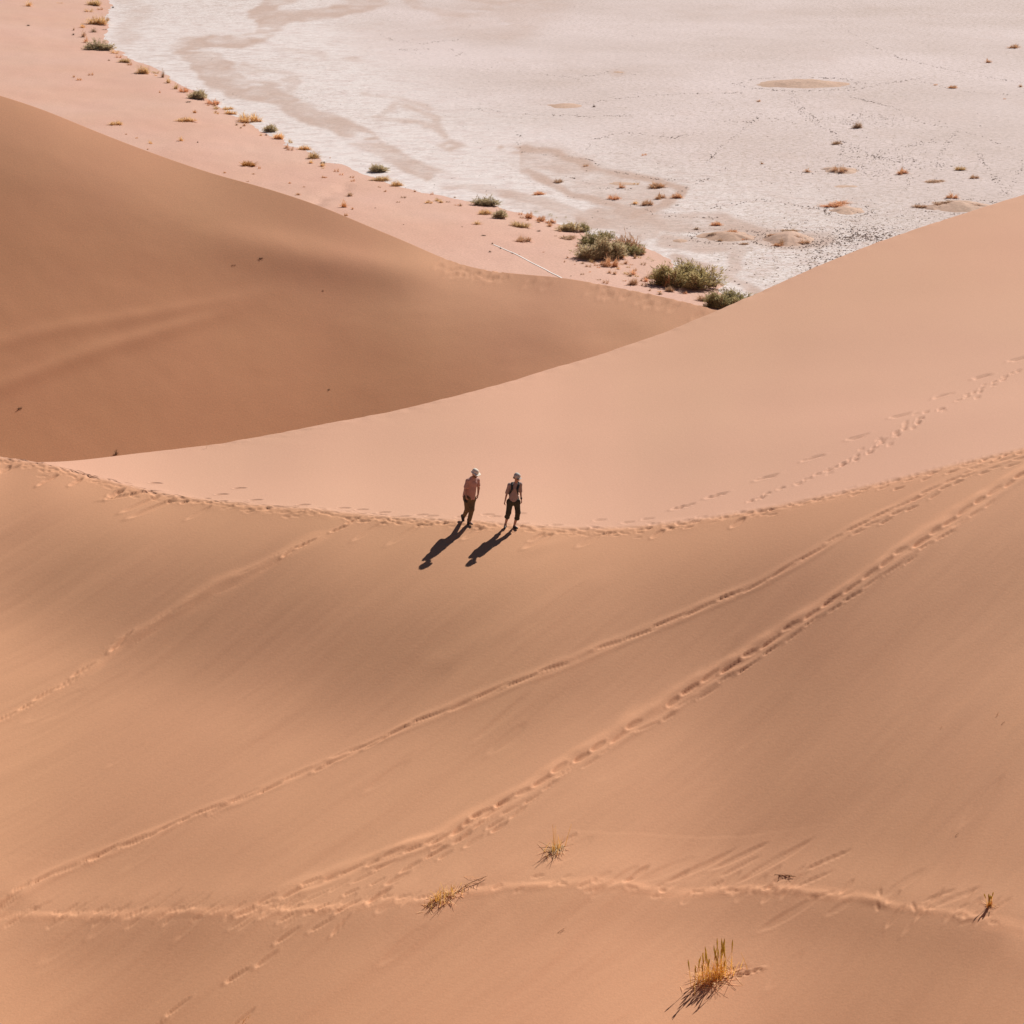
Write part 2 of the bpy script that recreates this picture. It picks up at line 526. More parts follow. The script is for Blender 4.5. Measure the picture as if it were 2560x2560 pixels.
# low crest with a path along it near the bottom of the picture
w4 = to_world(T4)
berm(w4, 0.0, 1.2, 0.11)
berm(w4, -0.02, 0.14, 0.020, 0.9, 4)
turned(w4, 0.22, 0.60, 0.0, 1)
trail([(x, v - 9) for x, v in T4], 0.38, 0.07, 0.20, 0.055, 0.026, 0.12, 0.12, 0.3, 0.40, 21, fall=0.55)
trail([(x, v + 8) for x, v in T4], 0.8, 0.05, 0.16, 0.050, 0.018, 0.12, 0.15, 0.3, 0.5, 25, fall=0.4)
trail(T4[17:], 0.8, 0.02, 0.15, 0.07, 0.028, 0.04, 0.25, 0.3, 0.3, 26, fall=0.1)
trail(T4[:9], 0.5, 0.20, 0.34, 0.06, 0.026, 0.12, 0.2, 0.6, 0.1, 22, fall=1.0)
trail([(x, v - 22) for x, v in T4[:14]], 0.6, 0.12, 0.45, 0.05, 0.020, 0.12, 0.3, 0.6, 0.1, 24, fall=1.0)
# main double track
w3 = to_world(T3)
berm(w3, -0.18, 0.20, 0.055, 0.3, 6)
berm(w3, 0.22, 0.10, 0.030, 0.5, 7)
turned(w3[:32], 0.34, 0.55, -0.10, 2)
turned(w3[28:], 0.30, 0.35, 0.0, 3)
trail(T3[:31], 0.70, 0.03, 0.33, 0.075, 0.055, 0.045, 0.30, 0.75, 0.06, 31)
trail([(x + 8, v + 20) for x, v in T3[:31]], 0.74, 0.04, 0.36, 0.045, 0.036, 0.05, 0.35, 0.7, 0.12, 32)
trail(T3[28:], 0.55, 0.05, 0.36, 0.07, 0.042, 0.06, 0.35, 0.6, 0.05, 33, fall=0.4)
trail([(x - 10, v + 36) for x, v in T3[29:]], 0.6, 0.10, 0.38, 0.06, 0.036, 0.10, 0.35, 0.6, 0.1, 34, fall=0.5)
trail(T3b, 0.75, 0.06, 0.34, 0.075, 0.055, 0.08, 0.35, 0.7, 0.15, 35, fall=0.4)
trail(T3c, 0.8, 0.06, 0.30, 0.06, 0.045, 0.08, 0.35, 0.6, 0.2, 36, fall=0.4)
trail(T3d, 1.3, 0.05, 0.36, 0.05, 0.045, 0.08, 0.3, 0.6, 0.2, 37, fall=0.6)
# long thin track
w2 = to_world(T2)
turned(w2, 0.20, 0.42, 0.0, 4)
berm(w2, -0.12, 0.13, 0.028, 0.3, 8)
berm(w2, 0.14, 0.08, 0.018, 0.3, 18)
trail(T2, 0.95, 0.03, 0.52, 0.050, 0.036, 0.02, 0.35, 0.7, 0.05, 41)
trail(T2[-10:], 0.75, 0.06, 0.42, 0.060, 0.040, 0.05, 0.35, 0.6, 0.1, 44, fall=0.3)
trail([(x, v + 14) for x, v in T2[:6]], 0.5, 0.10, 0.26, 0.06, 0.045, 0.06, 0.35, 0.6, 0.1, 42)
trail([(2700,1092),(2560,1128),(2447,1163),(2354,1184),(2242,1212),(2150,1236)], 0.42, 0.12, 0.22, 0.06, 0.050, 0.08, 0.35, 0.5, 0.1, 43, fall=0.3)
# left track and its slide
w1 = to_world(T1)
turned(w1, 0.17, 0.40, 0.0, 5)
turned(w1[2:10], 0.34, 0.62, 0.0, 6)
berm(w1[2:10], -0.1, 0.22, 0.045, 0.2, 12)
trail(T1[:4], 0.55, 0.03, 0.36, 0.060, 0.060, 0.03, 0.35, 0.6, 0.05, 51)
trail(T1[3:9], 0.7, 0.14, 0.45, 0.04, 0.012, 0.14, 0.3, 0.5, 0.1, 52)
trail(T1[8:], 0.70, 0.03, 0.42, 0.070, 0.062, 0.03, 0.35, 0.7, 0.05, 53)
berm(w1[8:], 0.10, 0.12, 0.035, 0.3, 14)
# tracks on the far flank
trail(T5, 0.40, 0.06, 0.19, 0.095, 0.085, 0.08, 0.35, 0.5, 0.08, 61)
trail(T5[:12], 0.5, 0.20, 0.16, 0.08, 0.055, 0.14, 0.3, 0.5, 0.4, 62)
for x, v in T5b:
    X, Y = near_hit(x, v)
    stamp(X, Y, np.array([-0.90, -0.42]), 0.44, 0.11, 0.095, 0.3, 0.5)
for x, v in [(1155,1292),(1220,1286),(1237,1291),(1055,1287),(1300,1283),(1390,1313),(1010,1292),(600,1220),(390,1208),(640,1250),(555,1236),(1500,1300),
             (1570,1306),(1620,1297),(1080,1290),(960,1281),(905,1274),(860,1270),(760,1262)]:
    X, Y = near_hit(x, v)
    stamp(X, Y, np.array([-0.98, -0.2]), 0.22, 0.12, 0.04, 0.3, 0.4)

# the trampled crest
cr = [(float(scol[j] * YC[j]), float(YC[j])) for j in range(0, NC, 12)]
xy, dr = resample(cr, 0.24)
r = random.Random(77)
dcr, scr = poly_dist(NX[vis0 - 0:vis1], NY[vis0 - 0:vis1], cr)
band = np.exp(-(dcr / 0.42) ** 2)
xr = sstep(8.0, 11.0, NX[vis0:vis1])
D[vis0:vis1] += band * (0.030 - 0.02 * xr) * (0.6 + 0.9 * fbm(NX[vis0:vis1] * 2.2, NY[vis0:vis1] * 2.2, 3, 31))
for (x, y), d in zip(xy, dr):
    n = np.array([-d[1], d[0]])
    if n[1] > 0:
        n = -n                                        # n points towards the camera side
    thick = 1.0 if x < 8 else 0.55
    for k in range(3 if x < 8 else 2):
        o = r.gauss(0.08, 0.21) * thick
        an = r.uniform(-0.5, 0.5) + (math.pi if r.random() < 0.5 else 0)
        dd = np.array([d[0] * math.cos(an) - d[1] * math.sin(an), d[0] * math.sin(an) + d[1] * math.cos(an)])
        stamp(x + n[0] * o + r.uniform(-.1, .1), y + n[1] * o, dd, r.uniform(0.11, 0.22), r.uniform(0.05, 0.09), r.uniform(0.010, 0.036) * (1.0 if x > -5 else 0.75), 0.5, 0.3)
    if r.random() < (0.15 if x < 6 else 0.05):        # slump running down from the edge
        L = r.uniform(0.3, 0.9)
        o = 0.35 + L * 0.8
        stamp(x + n[0] * 0.3 + FALL[0] * L, y + n[1] * 0.3 + FALL[1] * L, FALL, L, r.uniform(0.08, 0.16), r.uniform(0.02, 0.045), 0.4, -0.3)
for (x0, v0, x1, v1, w_, dp) in [(440,1247,330,1292,.16,.05),(400,1240,310,1278,.14,.045),(395,1228,268,1247,.12,.05),(310,1222,268,1248,.12,.045),
                                 (145,1186,97,1213,.10,.06),(205,1196,175,1214,.10,.05),(25,1165,0,1180,.12,.05),(470,1252,452,1260,.10,.05)]:
    a = near_hit(x0, v0); b = near_hit(x1, v1)
    d = np.array([b[0]-a[0], b[1]-a[1]]); L = np.hypot(*d)
    stamp((a[0]+b[0])/2, (a[1]+b[1])/2, d / L, L * 0.55, w_, dp, 0.4, -0.2)

# slides above and below the low crest (thin scarps)
for (x0, v0, x1, v1, w_, dp) in [(1842,2117,1658,2211,0.094,0.025),(1920,2105,1782,2172,0.101,0.028),(2031,2098,1845,2212,0.115,0.028),(2130,2126,2008,2187,0.072,0.028),
                                 (1900,2140,1798,2196,0.072,0.022),(2085,2186,1990,2232,0.065,0.025),(2388,2233,2305,2268,0.086,0.025),(2450,2224,2338,2280,0.108,0.022),
                                 (2528,2245,2470,2290,0.072,0.019),(2050,2255,1900,2334,0.144,0.019),(2130,2262,2065,2300,0.101,0.015),(1740,2140,1600,2208,0.158,0.012),
                                 (2310,2180,2210,2255,0.144,0.015),(1960,2130,1870,2190,0.058,0.019)]:
    a = near_hit(x0, v0); b = near_hit(x1, v1)
    d = np.array([b[0]-a[0], b[1]-a[1]]); L = np.hypot(*d)
    stamp((a[0]+b[0])/2, (a[1]+b[1])/2, d / L, L * 0.52, w_, dp, 0.25, 0.1)
r = random.Random(5)
for k in range(60):                                   # small slumps along the low crest
    i = r.randrange(2, len(T4) - 2)
    x = T4[i][0] + r.uniform(-60, 60); v = T4[i][1]
    if 1000 < x < 1500:
        continue
    X, Y = near_hit(x, v + r.choice([-14, -22, -30, 12, 24]))
    L = r.uniform(0.25, 0.7)
    stamp(X, Y, FALL, L, r.uniform(0.05, 0.11), r.uniform(0.012, 0.028), 0.3, 0.2)
for k in range(26):                                   # faint wind scratches
    X, Y = near_hit(r.uniform(50, 2500), r.uniform(1500, 2520))
    stamp(X, Y, FALL, r.uniform(0.6, 1.8), r.uniform(0.10, 0.22), r.uniform(0.006, 0.016), 0.3, 0.2)
for (x0, v0, x1, v1, w_, dp) in [(1822,2452,1900,2430,.05,.05),(1808,2438,1868,2420,.05,.03),(1400,2112,1440,2088,.05,.02)]:
    a = near_hit(x0, v0); b = near_hit(x1, v1)
    d = np.array([b[0]-a[0], b[1]-a[1]]); L = np.hypot(*d)
    stamp((a[0]+b[0])/2, (a[1]+b[1])/2, d / L, L * 0.55, w_, dp, 0.6, -0.3)
# faint ridges
berm(to_world([(1560,1410),(1400,1500),(1300,1560),(1120,1650),(1000,1665)]), 0, 0.40, 0.024)
berm(to_world([(1460,1330),(1340,1375),(1250,1400)]), 0, 0.26, 0.028)

NZ2 = NZ + D
NZ = NZ2
pale = sstep(-0.25, 0.35, NY - YC[None, :])  # sunlit look of the flank beyond the crest, painted as paler sand

bandfull = np.zeros_like(NZ); bandfull[vis0:vis1] = band
PB = np.clip(np.maximum(PB, 0.45 * bandfull * (NY < YC[None, :])), 0, 1)
pale = pale * (1 - 0.28 * sstep(5, 30, NY - YC[None, :]) * (0.8 + 0.5 * fbm(NX * 0.05, NY * 0.05, 2, 91)))  # painted sunlight weakens away from the crest
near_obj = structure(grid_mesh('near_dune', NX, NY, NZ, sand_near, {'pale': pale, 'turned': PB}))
# ------------------------------------------------------------------ middle dune
crestM = curve_st([(-300,160),(0,239),(99,271),(224,322),(331,364),(447,406),(555,441),(621,458),(800,515),(927,568),(1033,612),(1126,655),(1200,675),
                   (1272,685),(1404,696),(1497,711),(1656,742),(1795,776),(2000,840),(2300,930),(2800,1060)])
MC = 800
ms = np.linspace(-0.37, 0.28, MC)
tM = np.clip(gsm(crestM(ms), 7), 0.08, None)
YM = gsm(pchip([-0.3, -0.2, -0.08, -0.02, 0.08, 0.25], [176, 174, 170, 167, 163, 158])(ms), 30)
ZM = -tM * YM
ZMs = gsm(ZM, 40)
fs = gsm(np.interp(ms, [-0.27, -0.2, -0.08, -0.02, 0.03, 0.09, 0.25], [0.62, 0.61, 0.52, 0.41, 0.35, 0.36, 0.36]), 28)
top = gsm(np.interp(ms, [-0.27, -0.15, -0.08, -0.03, 0.0, 0.09], [0.36, 0.38, 0.52, 0.34, 0.26, 0.34]), 18)
MR1, MR2 = 230, 120
mrow = []
for j in range(MC):
    mrow.append(np.concatenate([np.linspace(96, YM[j] - 0.04, MR1), YM[j] + np.linspace(0, 1, MR2) ** 1.4 * 75]))
MY = np.array(mrow).T
MS = np.broadcast_to(ms, MY.shape)
MX = MS * MY
q = YM[None, :] - MY
qq = np.clip(q, 0, None)
f_, t_ = fs[None, :], top[None, :]
# slope runs from t_ at the crest to f_ lower down, then eases at the foot
Lq = 9.0
wq = np.exp(-(qq / 6.0) ** 1.3)
zf = ZM[None, :] * wq + ZMs[None, :] * (1 - wq) - (t_ * qq + (f_ - t_) * np.where(qq < Lq, qq * qq / (2 * Lq), qq - Lq / 2))
back = ZM[None, :] - 0.36 * np.clip(-q, 0, None)
MZ = np.where(q >= 0, zf, back)
MZ = np.maximum(MZ, -49.0 - 0.02 * np.abs(q))
MZ_base = MZ.copy()
MT = -MZ / MY

def mid_hit(x, v):
    s, t = st_of(x, v); s = float(s); t = float(t)
    j = max(0, min(MC - 1, int(round((s - ms[0]) / (ms[-1] - ms[0]) * (MC - 1)))))
    y = float(np.interp(-t, -MT[:MR1 + 1, j], MY[:MR1 + 1, j]))
    return s * y, y

MD = np.zeros_like(MZ)
def mberm(pts, width, amp, skewy=0.0):
    poly = [mid_hit(x, v) for x, v in pts]
    m = q > -30
    d, s = poly_dist(MX, MY, poly)
    # fade the ends
    L = resample(poly, 1.0)[0]
    e0 = np.hypot(MX - poly[0][0], MY - poly[0][1]); e1 = np.hypot(MX - poly[-1][0], MY - poly[-1][1])
    MD[:] += amp * np.exp(-(d / width) ** 2) * sstep(0, 9, e0) * sstep(0, 9, e1)

mberm([(-250,905),(-100,875),(0,852),(130,820),(300,790),(460,762),(620,733),(760,700)], 0.6, 0.10)
mberm([(-250,1030),(-100,990),(0,962),(120,915),(250,868),(400,822),(560,772),(720,720)], 0.6, 0.13)
mberm([(1300,725),(1370,765),(1450,810),(1560,850)], 3.0, 0.55)
mberm([(1240,684),(1180,682),(1090,684),(1000,682),(900,670),(800,652),(680,626),(560,604),(400,585)], 1.9, 0.34)
mberm([(480,990),(560,950),(620,920)], 1.5, 0.12)
mberm([(90,1040),(200,1010),(260,1000)], 1.4, 0.15)
MD += 0.36 * fbm(MX * 0.04, MY * 0.055, 2, 41) * sstep(0, 14, q)
MD += 0.030 * fbm(MX * 0.3, MY * 0.4, 3, 43) * sstep(0, 6, q)
# trampled edge on the right-hand part of the crest
tr = [(float(ms[j] * YM[j]), float(YM[j])) for j in range(MC) if 1105 < (HALF + FPX * ms[j] / (CP + tM[j] * SP)) < 1850]
edge_xy, edge_d = resample(tr, 0.85)
def mstamp(x, y, d, L, W, depth):
    m = (np.abs(MX - x) < L * 2.5) & (np.abs(MY - y) < L * 2.5)
    X = MX[m] - x; Y = MY[m] - y
    a = X * d[0] + Y * d[1]; b = -X * d[1] + Y * d[0]
    rad = np.sqrt((a / L) ** 2 + (b / W) ** 2)
    MD[m] += -depth * (1 - sstep(0.6, 1.1, rad)) + depth * 0.6 * np.exp(-((rad - 1.25) / 0.22) ** 2)
r = random.Random(9)
for (x, y), d in zip(edge_xy, edge_d):
    if r.random() < 0.3:
        continue
    x += r.uniform(-.35, .35); y += r.uniform(-.15, .15)
    mstamp(x - 0.15, y - 1.0 - r.uniform(0, .4), np.array([-0.62, -0.78]), r.uniform(0.5, 0.9), 0.20, r.uniform(0.04, 0.075))
    mstamp(x + r.uniform(-.3, .3), y - r.uniform(0.0, .5), np.array([-0.9, -0.4]), 0.35, 0.2, 0.03)
for k in range(46):
    X, Y = mid_hit(r.uniform(1115, 1250), r.uniform(678, 700) + 0)
    mstamp(X, Y, np.array([-0.8, -0.5]), r.uniform(.25, .5), r.uniform(.14, .22), r.uniform(.02, .05))
MZ = MZ + MD
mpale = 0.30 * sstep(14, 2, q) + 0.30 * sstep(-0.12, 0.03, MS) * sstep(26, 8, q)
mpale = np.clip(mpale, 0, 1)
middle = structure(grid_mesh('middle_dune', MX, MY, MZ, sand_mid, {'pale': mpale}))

# ------------------------------------------------------------------ sand flat and clay pan
def flat_hit(x, v, z=PAN_Z):
    s, t = st_of(x, v)
    y = -z / t
    return float(s * y), float(y)

E = [(150,-160),(250,-60),(285,0),(262,40),(268,70),(250,96),(285,120),(352,160),(415,190),(470,215),(540,262),(610,305),(680,330),(740,375),(800,402),(860,428),(920,446),(1000,475),
     (1090,492),(1180,508),(1240,524),(1300,535),(1380,556),(1470,578),(1550,606),(1600,628),(1650,655),(1700,678),(1760,705),(1830,745),(1900,792),(2000,860),(2200,960),(2700,1150)]
Ew = [flat_hit(*p_) for p_ in E]
Ew[0] = (Ew[0][0] - 40, Ew[0][1])
FC, FR = 460, 400
fsx = np.linspace(-0.33, 0.30, FC)
fy = 148 * (760 / 148) ** (np.linspace(0, 1, FR) ** 1.0)
FY, FS = np.meshgrid(fy, fsx, indexing='ij')
FX = FS * FY
d, s = poly_dist(FX, FY, Ew)
sd_ = d * s * -1                                     # + on the sand side (near / left of the edge)
sd_ = sd_ + 1.6 * fbm(FX * 0.12, FY * 0.08, 3, 51) + 0.6 * fbm(FX * 0.6, FY * 0.4, 2, 53)
FZ = np.where(sd_ > 0, PAN_Z + 2.2 * (1 - np.exp(-np.clip(sd_, 0, None) / 28.0)), PAN_Z + np.clip(sd_, -30, 0) * 0.06)
FZ = FZ + sstep(0, 12, sd_) * (0.45 * fbm(FX * 0.035, FY * 0.03, 3, 57) + 0.05 * fbm(FX * 0.35, FY * 0.3, 3, 59))
YMf = np.interp(FS, ms, YM)
FZ = FZ - 14 * sstep(YMf + 3, YMf - 8, FY)
# patch of trampled sand and a faint path across the plain
def fstamp(x, y, L, depth):
    m = (np.abs(FX - x) < L * 2) & (np.abs(FY - y) < L * 2)
    rad = np.hypot(FX[m] - x, FY[m] - y) / L
    FZ[m] += -depth * np.exp(-rad ** 2)
r = random.Random(3)
for k in range(90):
    u = r.random()
    x = 775 + u * 95 + r.gauss(0, 10); v = 505 - u * 75 + r.gauss(0, 7)
    X, Y = flat_hit(x, v, -38.6)
    fstamp(X, Y, r.uniform(.4, .7), r.uniform(.03, .07))
def flat_z(x, y):
    j = np.clip((x / y - fsx[0]) / (fsx[-1] - fsx[0]) * (FC - 1), 0, FC - 1.001)
    i = np.interp(y, fy, np.arange(FR))
    i0, j0 = int(i), int(j)
    i0 = min(i0, FR - 2)
    a, b = i - i0, j - j0
    return float((FZ[i0, j0] * (1 - a) + FZ[i0 + 1, j0] * a) * (1 - b) + (FZ[i0, j0 + 1] * (1 - a) + FZ[i0 + 1, j0 + 1] * a) * b)
flat = structure(grid_mesh('sand_flat', FX, FY, FZ, sand_flat_m))

PC, PR = 640, 440
psx = np.linspace(-0.34, 0.34, PC)
py = 150 * (760 / 150) ** np.linspace(0, 1, PR)
PY, PS = np.meshgrid(py, psx, indexing='ij')
PX = PS * PY
PT = -PAN_Z / PY
pv = HALF + FPX * (PT * CP - SP) / (CP + PT * SP)      # where each pan vertex lies along the survey photo, used to lay out stains
px = HALF + FPX * PS / (CP + PT * SP)
wx = 42 * fbm(PX * 0.05, PY * 0.03, 4, 61) + 14 * fbm(PX * 0.5, PY * 0.2, 3, 62); wy = 12 * fbm(PX * 0.05 + 9, PY * 0.03, 4, 63) + 4 * fbm(PX * 0.5, PY * 0.2, 3, 64)
ux, uy = px + wx, (pv + wy) * 2.0
stain = np.zeros_like(PX)
def add_stain(pts, wdt, amp, soft=8):
    d, _ = poly_dist(ux, uy, [(x, 2.0 * v) for x, v in pts])
    stain[:] = np.maximum(stain, amp * (1 - sstep(wdt * 1.25 - soft, wdt * 1.25 + soft, d)))
add_stain([(921,-30),(921,0),(818,31),(704,41),(662,57)], 26, .85)
add_stain([(704,-30),(690,20),(662,57),(636,88),(590,106),(507,103)], 26, .9)
add_stain([(471,119),(507,155),(543,197),(590,222),(662,228)], 42, .85)
add_stain([(600,170),(730,200),(740,235)], 16, .5)
add_stain([(590,222),(662,228),(730,254),(792,290),(859,310),(921,357),(988,388),(1040,419),(1128,455)], 30, .85)
add_stain([(1128,455),(1232,476),(1300,492),(1358,506),(1461,535),(1513,548),(1578,568)], 17, .75)
add_stain([(1500,545),(1560,545),(1616,574),(1640,560)], 40, .75)
add_stain([(1290,385),(1330,372),(1400,384),(1450,403),(1480,425),(1560,440),(1640,455),(1700,480),(1660,520),(1600,540)], 13, .9)
add_stain([(1280,372),(1290,395),(1320,425),(1380,455),(1440,485),(1540,512),(1600,530)], 14, .75)
add_stain([(1330,392),(1390,400),(1440,420),(1500,455),(1560,480),(1620,500)], 44, .55, 30)
add_stain([(1640,560),(1720,560),(1800,560),(1880,585),(1990,600),(2050,600)], 34, .65, 12)
add_stain([(1680,600),(1760,612),(1830,612),(1860,590)], 26, .6, 10)
add_stain([(1700,640),(1780,672),(1870,712),(1900,735)], 14, .7)
add_stain([(1860,590),(1850,640),(1840,680)], 16, .55)
add_stain([(926,235),(973,238),(1014,248),(1060,258),(1100,270)], 9, .6)
add_stain([(1014,248),(988,274),(957,290),(1000,303),(1050,308),(1107,321)], 9, .65)
add_stain([(1025,264),(1076,282),(1107,300),(1110,325),(1135,345)], 10, .65)
add_stain([(1120,365),(1149,356),(1180,365),(1149,376),(1120,365)], 7, .75)
add_stain([(1014,5),(1092,31),(1160,40),(1220,20)], 12, .6)
add_stain([(1100,-20),(1250,10),(1350,-5)], 14, .65)
add_stain([(1180,50),(1270,60),(1330,20)], 70, .35, 40)
add_stain([(320,-20),(335,50),(330,100)], 22, .4, 16)
add_stain([(700,125),(790,140)], 12, .35)
add_stain([(860,150),(880,152)], 10, .6)
add_stain([(1550,178),(1550,180)], 16, .4)
add_stain([(1270,500),(1400,540),(1480,560)], 14, .35)
stain += 0.30 * np.clip(fbm(PX * 0.05, PY * 0.035, 4, 67) - 0.15, 0, 1)
stain += 0.35 * np.clip(fbm(PX * 0.25, PY * 0.12, 3, 68) - 0.30, 0, 1)
# bright islands inside the channels
isl = sstep(0.40, 0.55, fbm(PX * 0.16 + 7, PY * 0.11, 3, 69))
stain *= 1 - 0.85 * isl * (px < 1300)
stain *= np.where(px < 1250, 0.82, 1.0) * np.clip(1.0 + 0.8 * fbm(PX * 0.35, PY * 0.16, 4, 75), 0.35, 1.2)
rough = 0.55 + 0.9 * fbm(PX * 0.03, PY * 0.025, 3, 71)
rough += 0.7 * np.exp(-((px - 2170) / 190) ** 2 - ((pv - 625) / 55) ** 2)
rough += 0.4 * sstep(800, 1500, px)
rough *= (1 - 0.6 * stain) * (0.25 + 0.75 * sstep(20, 120, (pv * -1 + 0) + 0 * px + np.interp(px, [p_[0] for p_ in E[2:]], [p_[1] for p_ in E[2:]])))
rough = np.clip(rough, 0, 1.3)
dE, sE = poly_dist(PX, PY, Ew)
salt = np.clip(sstep(46, 8, dE) * 1.0 + 0.75 * sstep(1100, 700, px), 0, 1)
YMp = np.interp(PS, ms, YM)
pan = structure(grid_mesh('clay_pan', PX, PY, PAN_Z - 14 * sstep(YMp + 3, YMp - 8, PY) + 0.035 * fbm(PX * 0.4, PY * 0.3, 3, 73), clay_m,
                          {'stain': np.clip(stain, 0, 1), 'rough': rough, 'salt': salt}))

# open desert beyond, out to the horizon
gx, gy = np.meshgrid(np.linspace(-7000, 7000, 90), np.linspace(-7000, 7000, 90), indexing='ij')
rad = np.hypot(gx, gy)
gz = PAN_Z - 4.0 + sstep(900, 2600, rad) * (70 * np.clip(fbm(gx * 0.0011, gy * 0.0011, 4, 81) + 0.15, 0, 1))
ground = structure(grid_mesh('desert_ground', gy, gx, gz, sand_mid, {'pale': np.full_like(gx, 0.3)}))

# sand mounds on the pan
def mound(x, v, w, hpx, height, seed, label=None):
    X, Y = flat_hit(x, v)
    k = FPX / math.hypot(Y, 40)
    rx = w / 2 / k
    sinv = 40 / math.hypot(Y, 40)
    ry = max(rx * 0.45, hpx / 2 / (k * sinv) * 0.85)
    nr, na = 22, 64
    rr = np.linspace(0, 1, nr)[:, None] ** 0.8; aa = np.linspace(0, 2 * math.pi, na)[None, :]
    wob = 1 + 0.16 * vnoise(np.cos(aa) * 2 + seed, np.sin(aa) * 2, seed) + 0.08 * vnoise(np.cos(aa) * 5 + seed, np.sin(aa) * 5, seed + 3)
    gx_ = X + rx * rr * np.cos(aa) * wob; gy_ = Y + ry * rr * np.sin(aa) * wob
    gz_ = PAN_Z - 0.08 + 0.75 * height * (1 - rr ** 2) ** 1.5 * (1 + 0.3 * fbm(gx_ * 0.6, gy_ * 0.5, 3, seed)) + 0 * aa
    o = grid_mesh('sand_mound', gx_, gy_, gz_, sand_mound_m)
    structure(o)
    return (X, Y, rx, ry, height)
MOUNDS = [(2000,210,262,30,0.75),(1411,265,104,20,0.35),(2100,426,118,22,0.5),(2112,466,100,14,0.18),(2120,526,100,30,0.45),(2338,453,62,10,0.2),
          (2395,517,190,34,0.7),(1972,598,150,40,0.85),(1820,592,170,34,0.6),(1546,180,40,8,0.15),(1700,602,60,14,0.25),(2330,520,70,14,0.4),(1560,460,120,20,0.2)]
mound_list = [mound(*m_, seed=90 + i) for i, m_ in enumerate(MOUNDS)]
def pan_z(x, y):
    z = PAN_Z
    for (X, Y, rx, ry, h) in mound_list:
        rr = min(1, math.hypot((x - X) / rx, (y - Y) / ry))
        z = max(z, PAN_Z - 0.08 + 0.6 * h * (1 - rr * rr) ** 1.6)
    return z

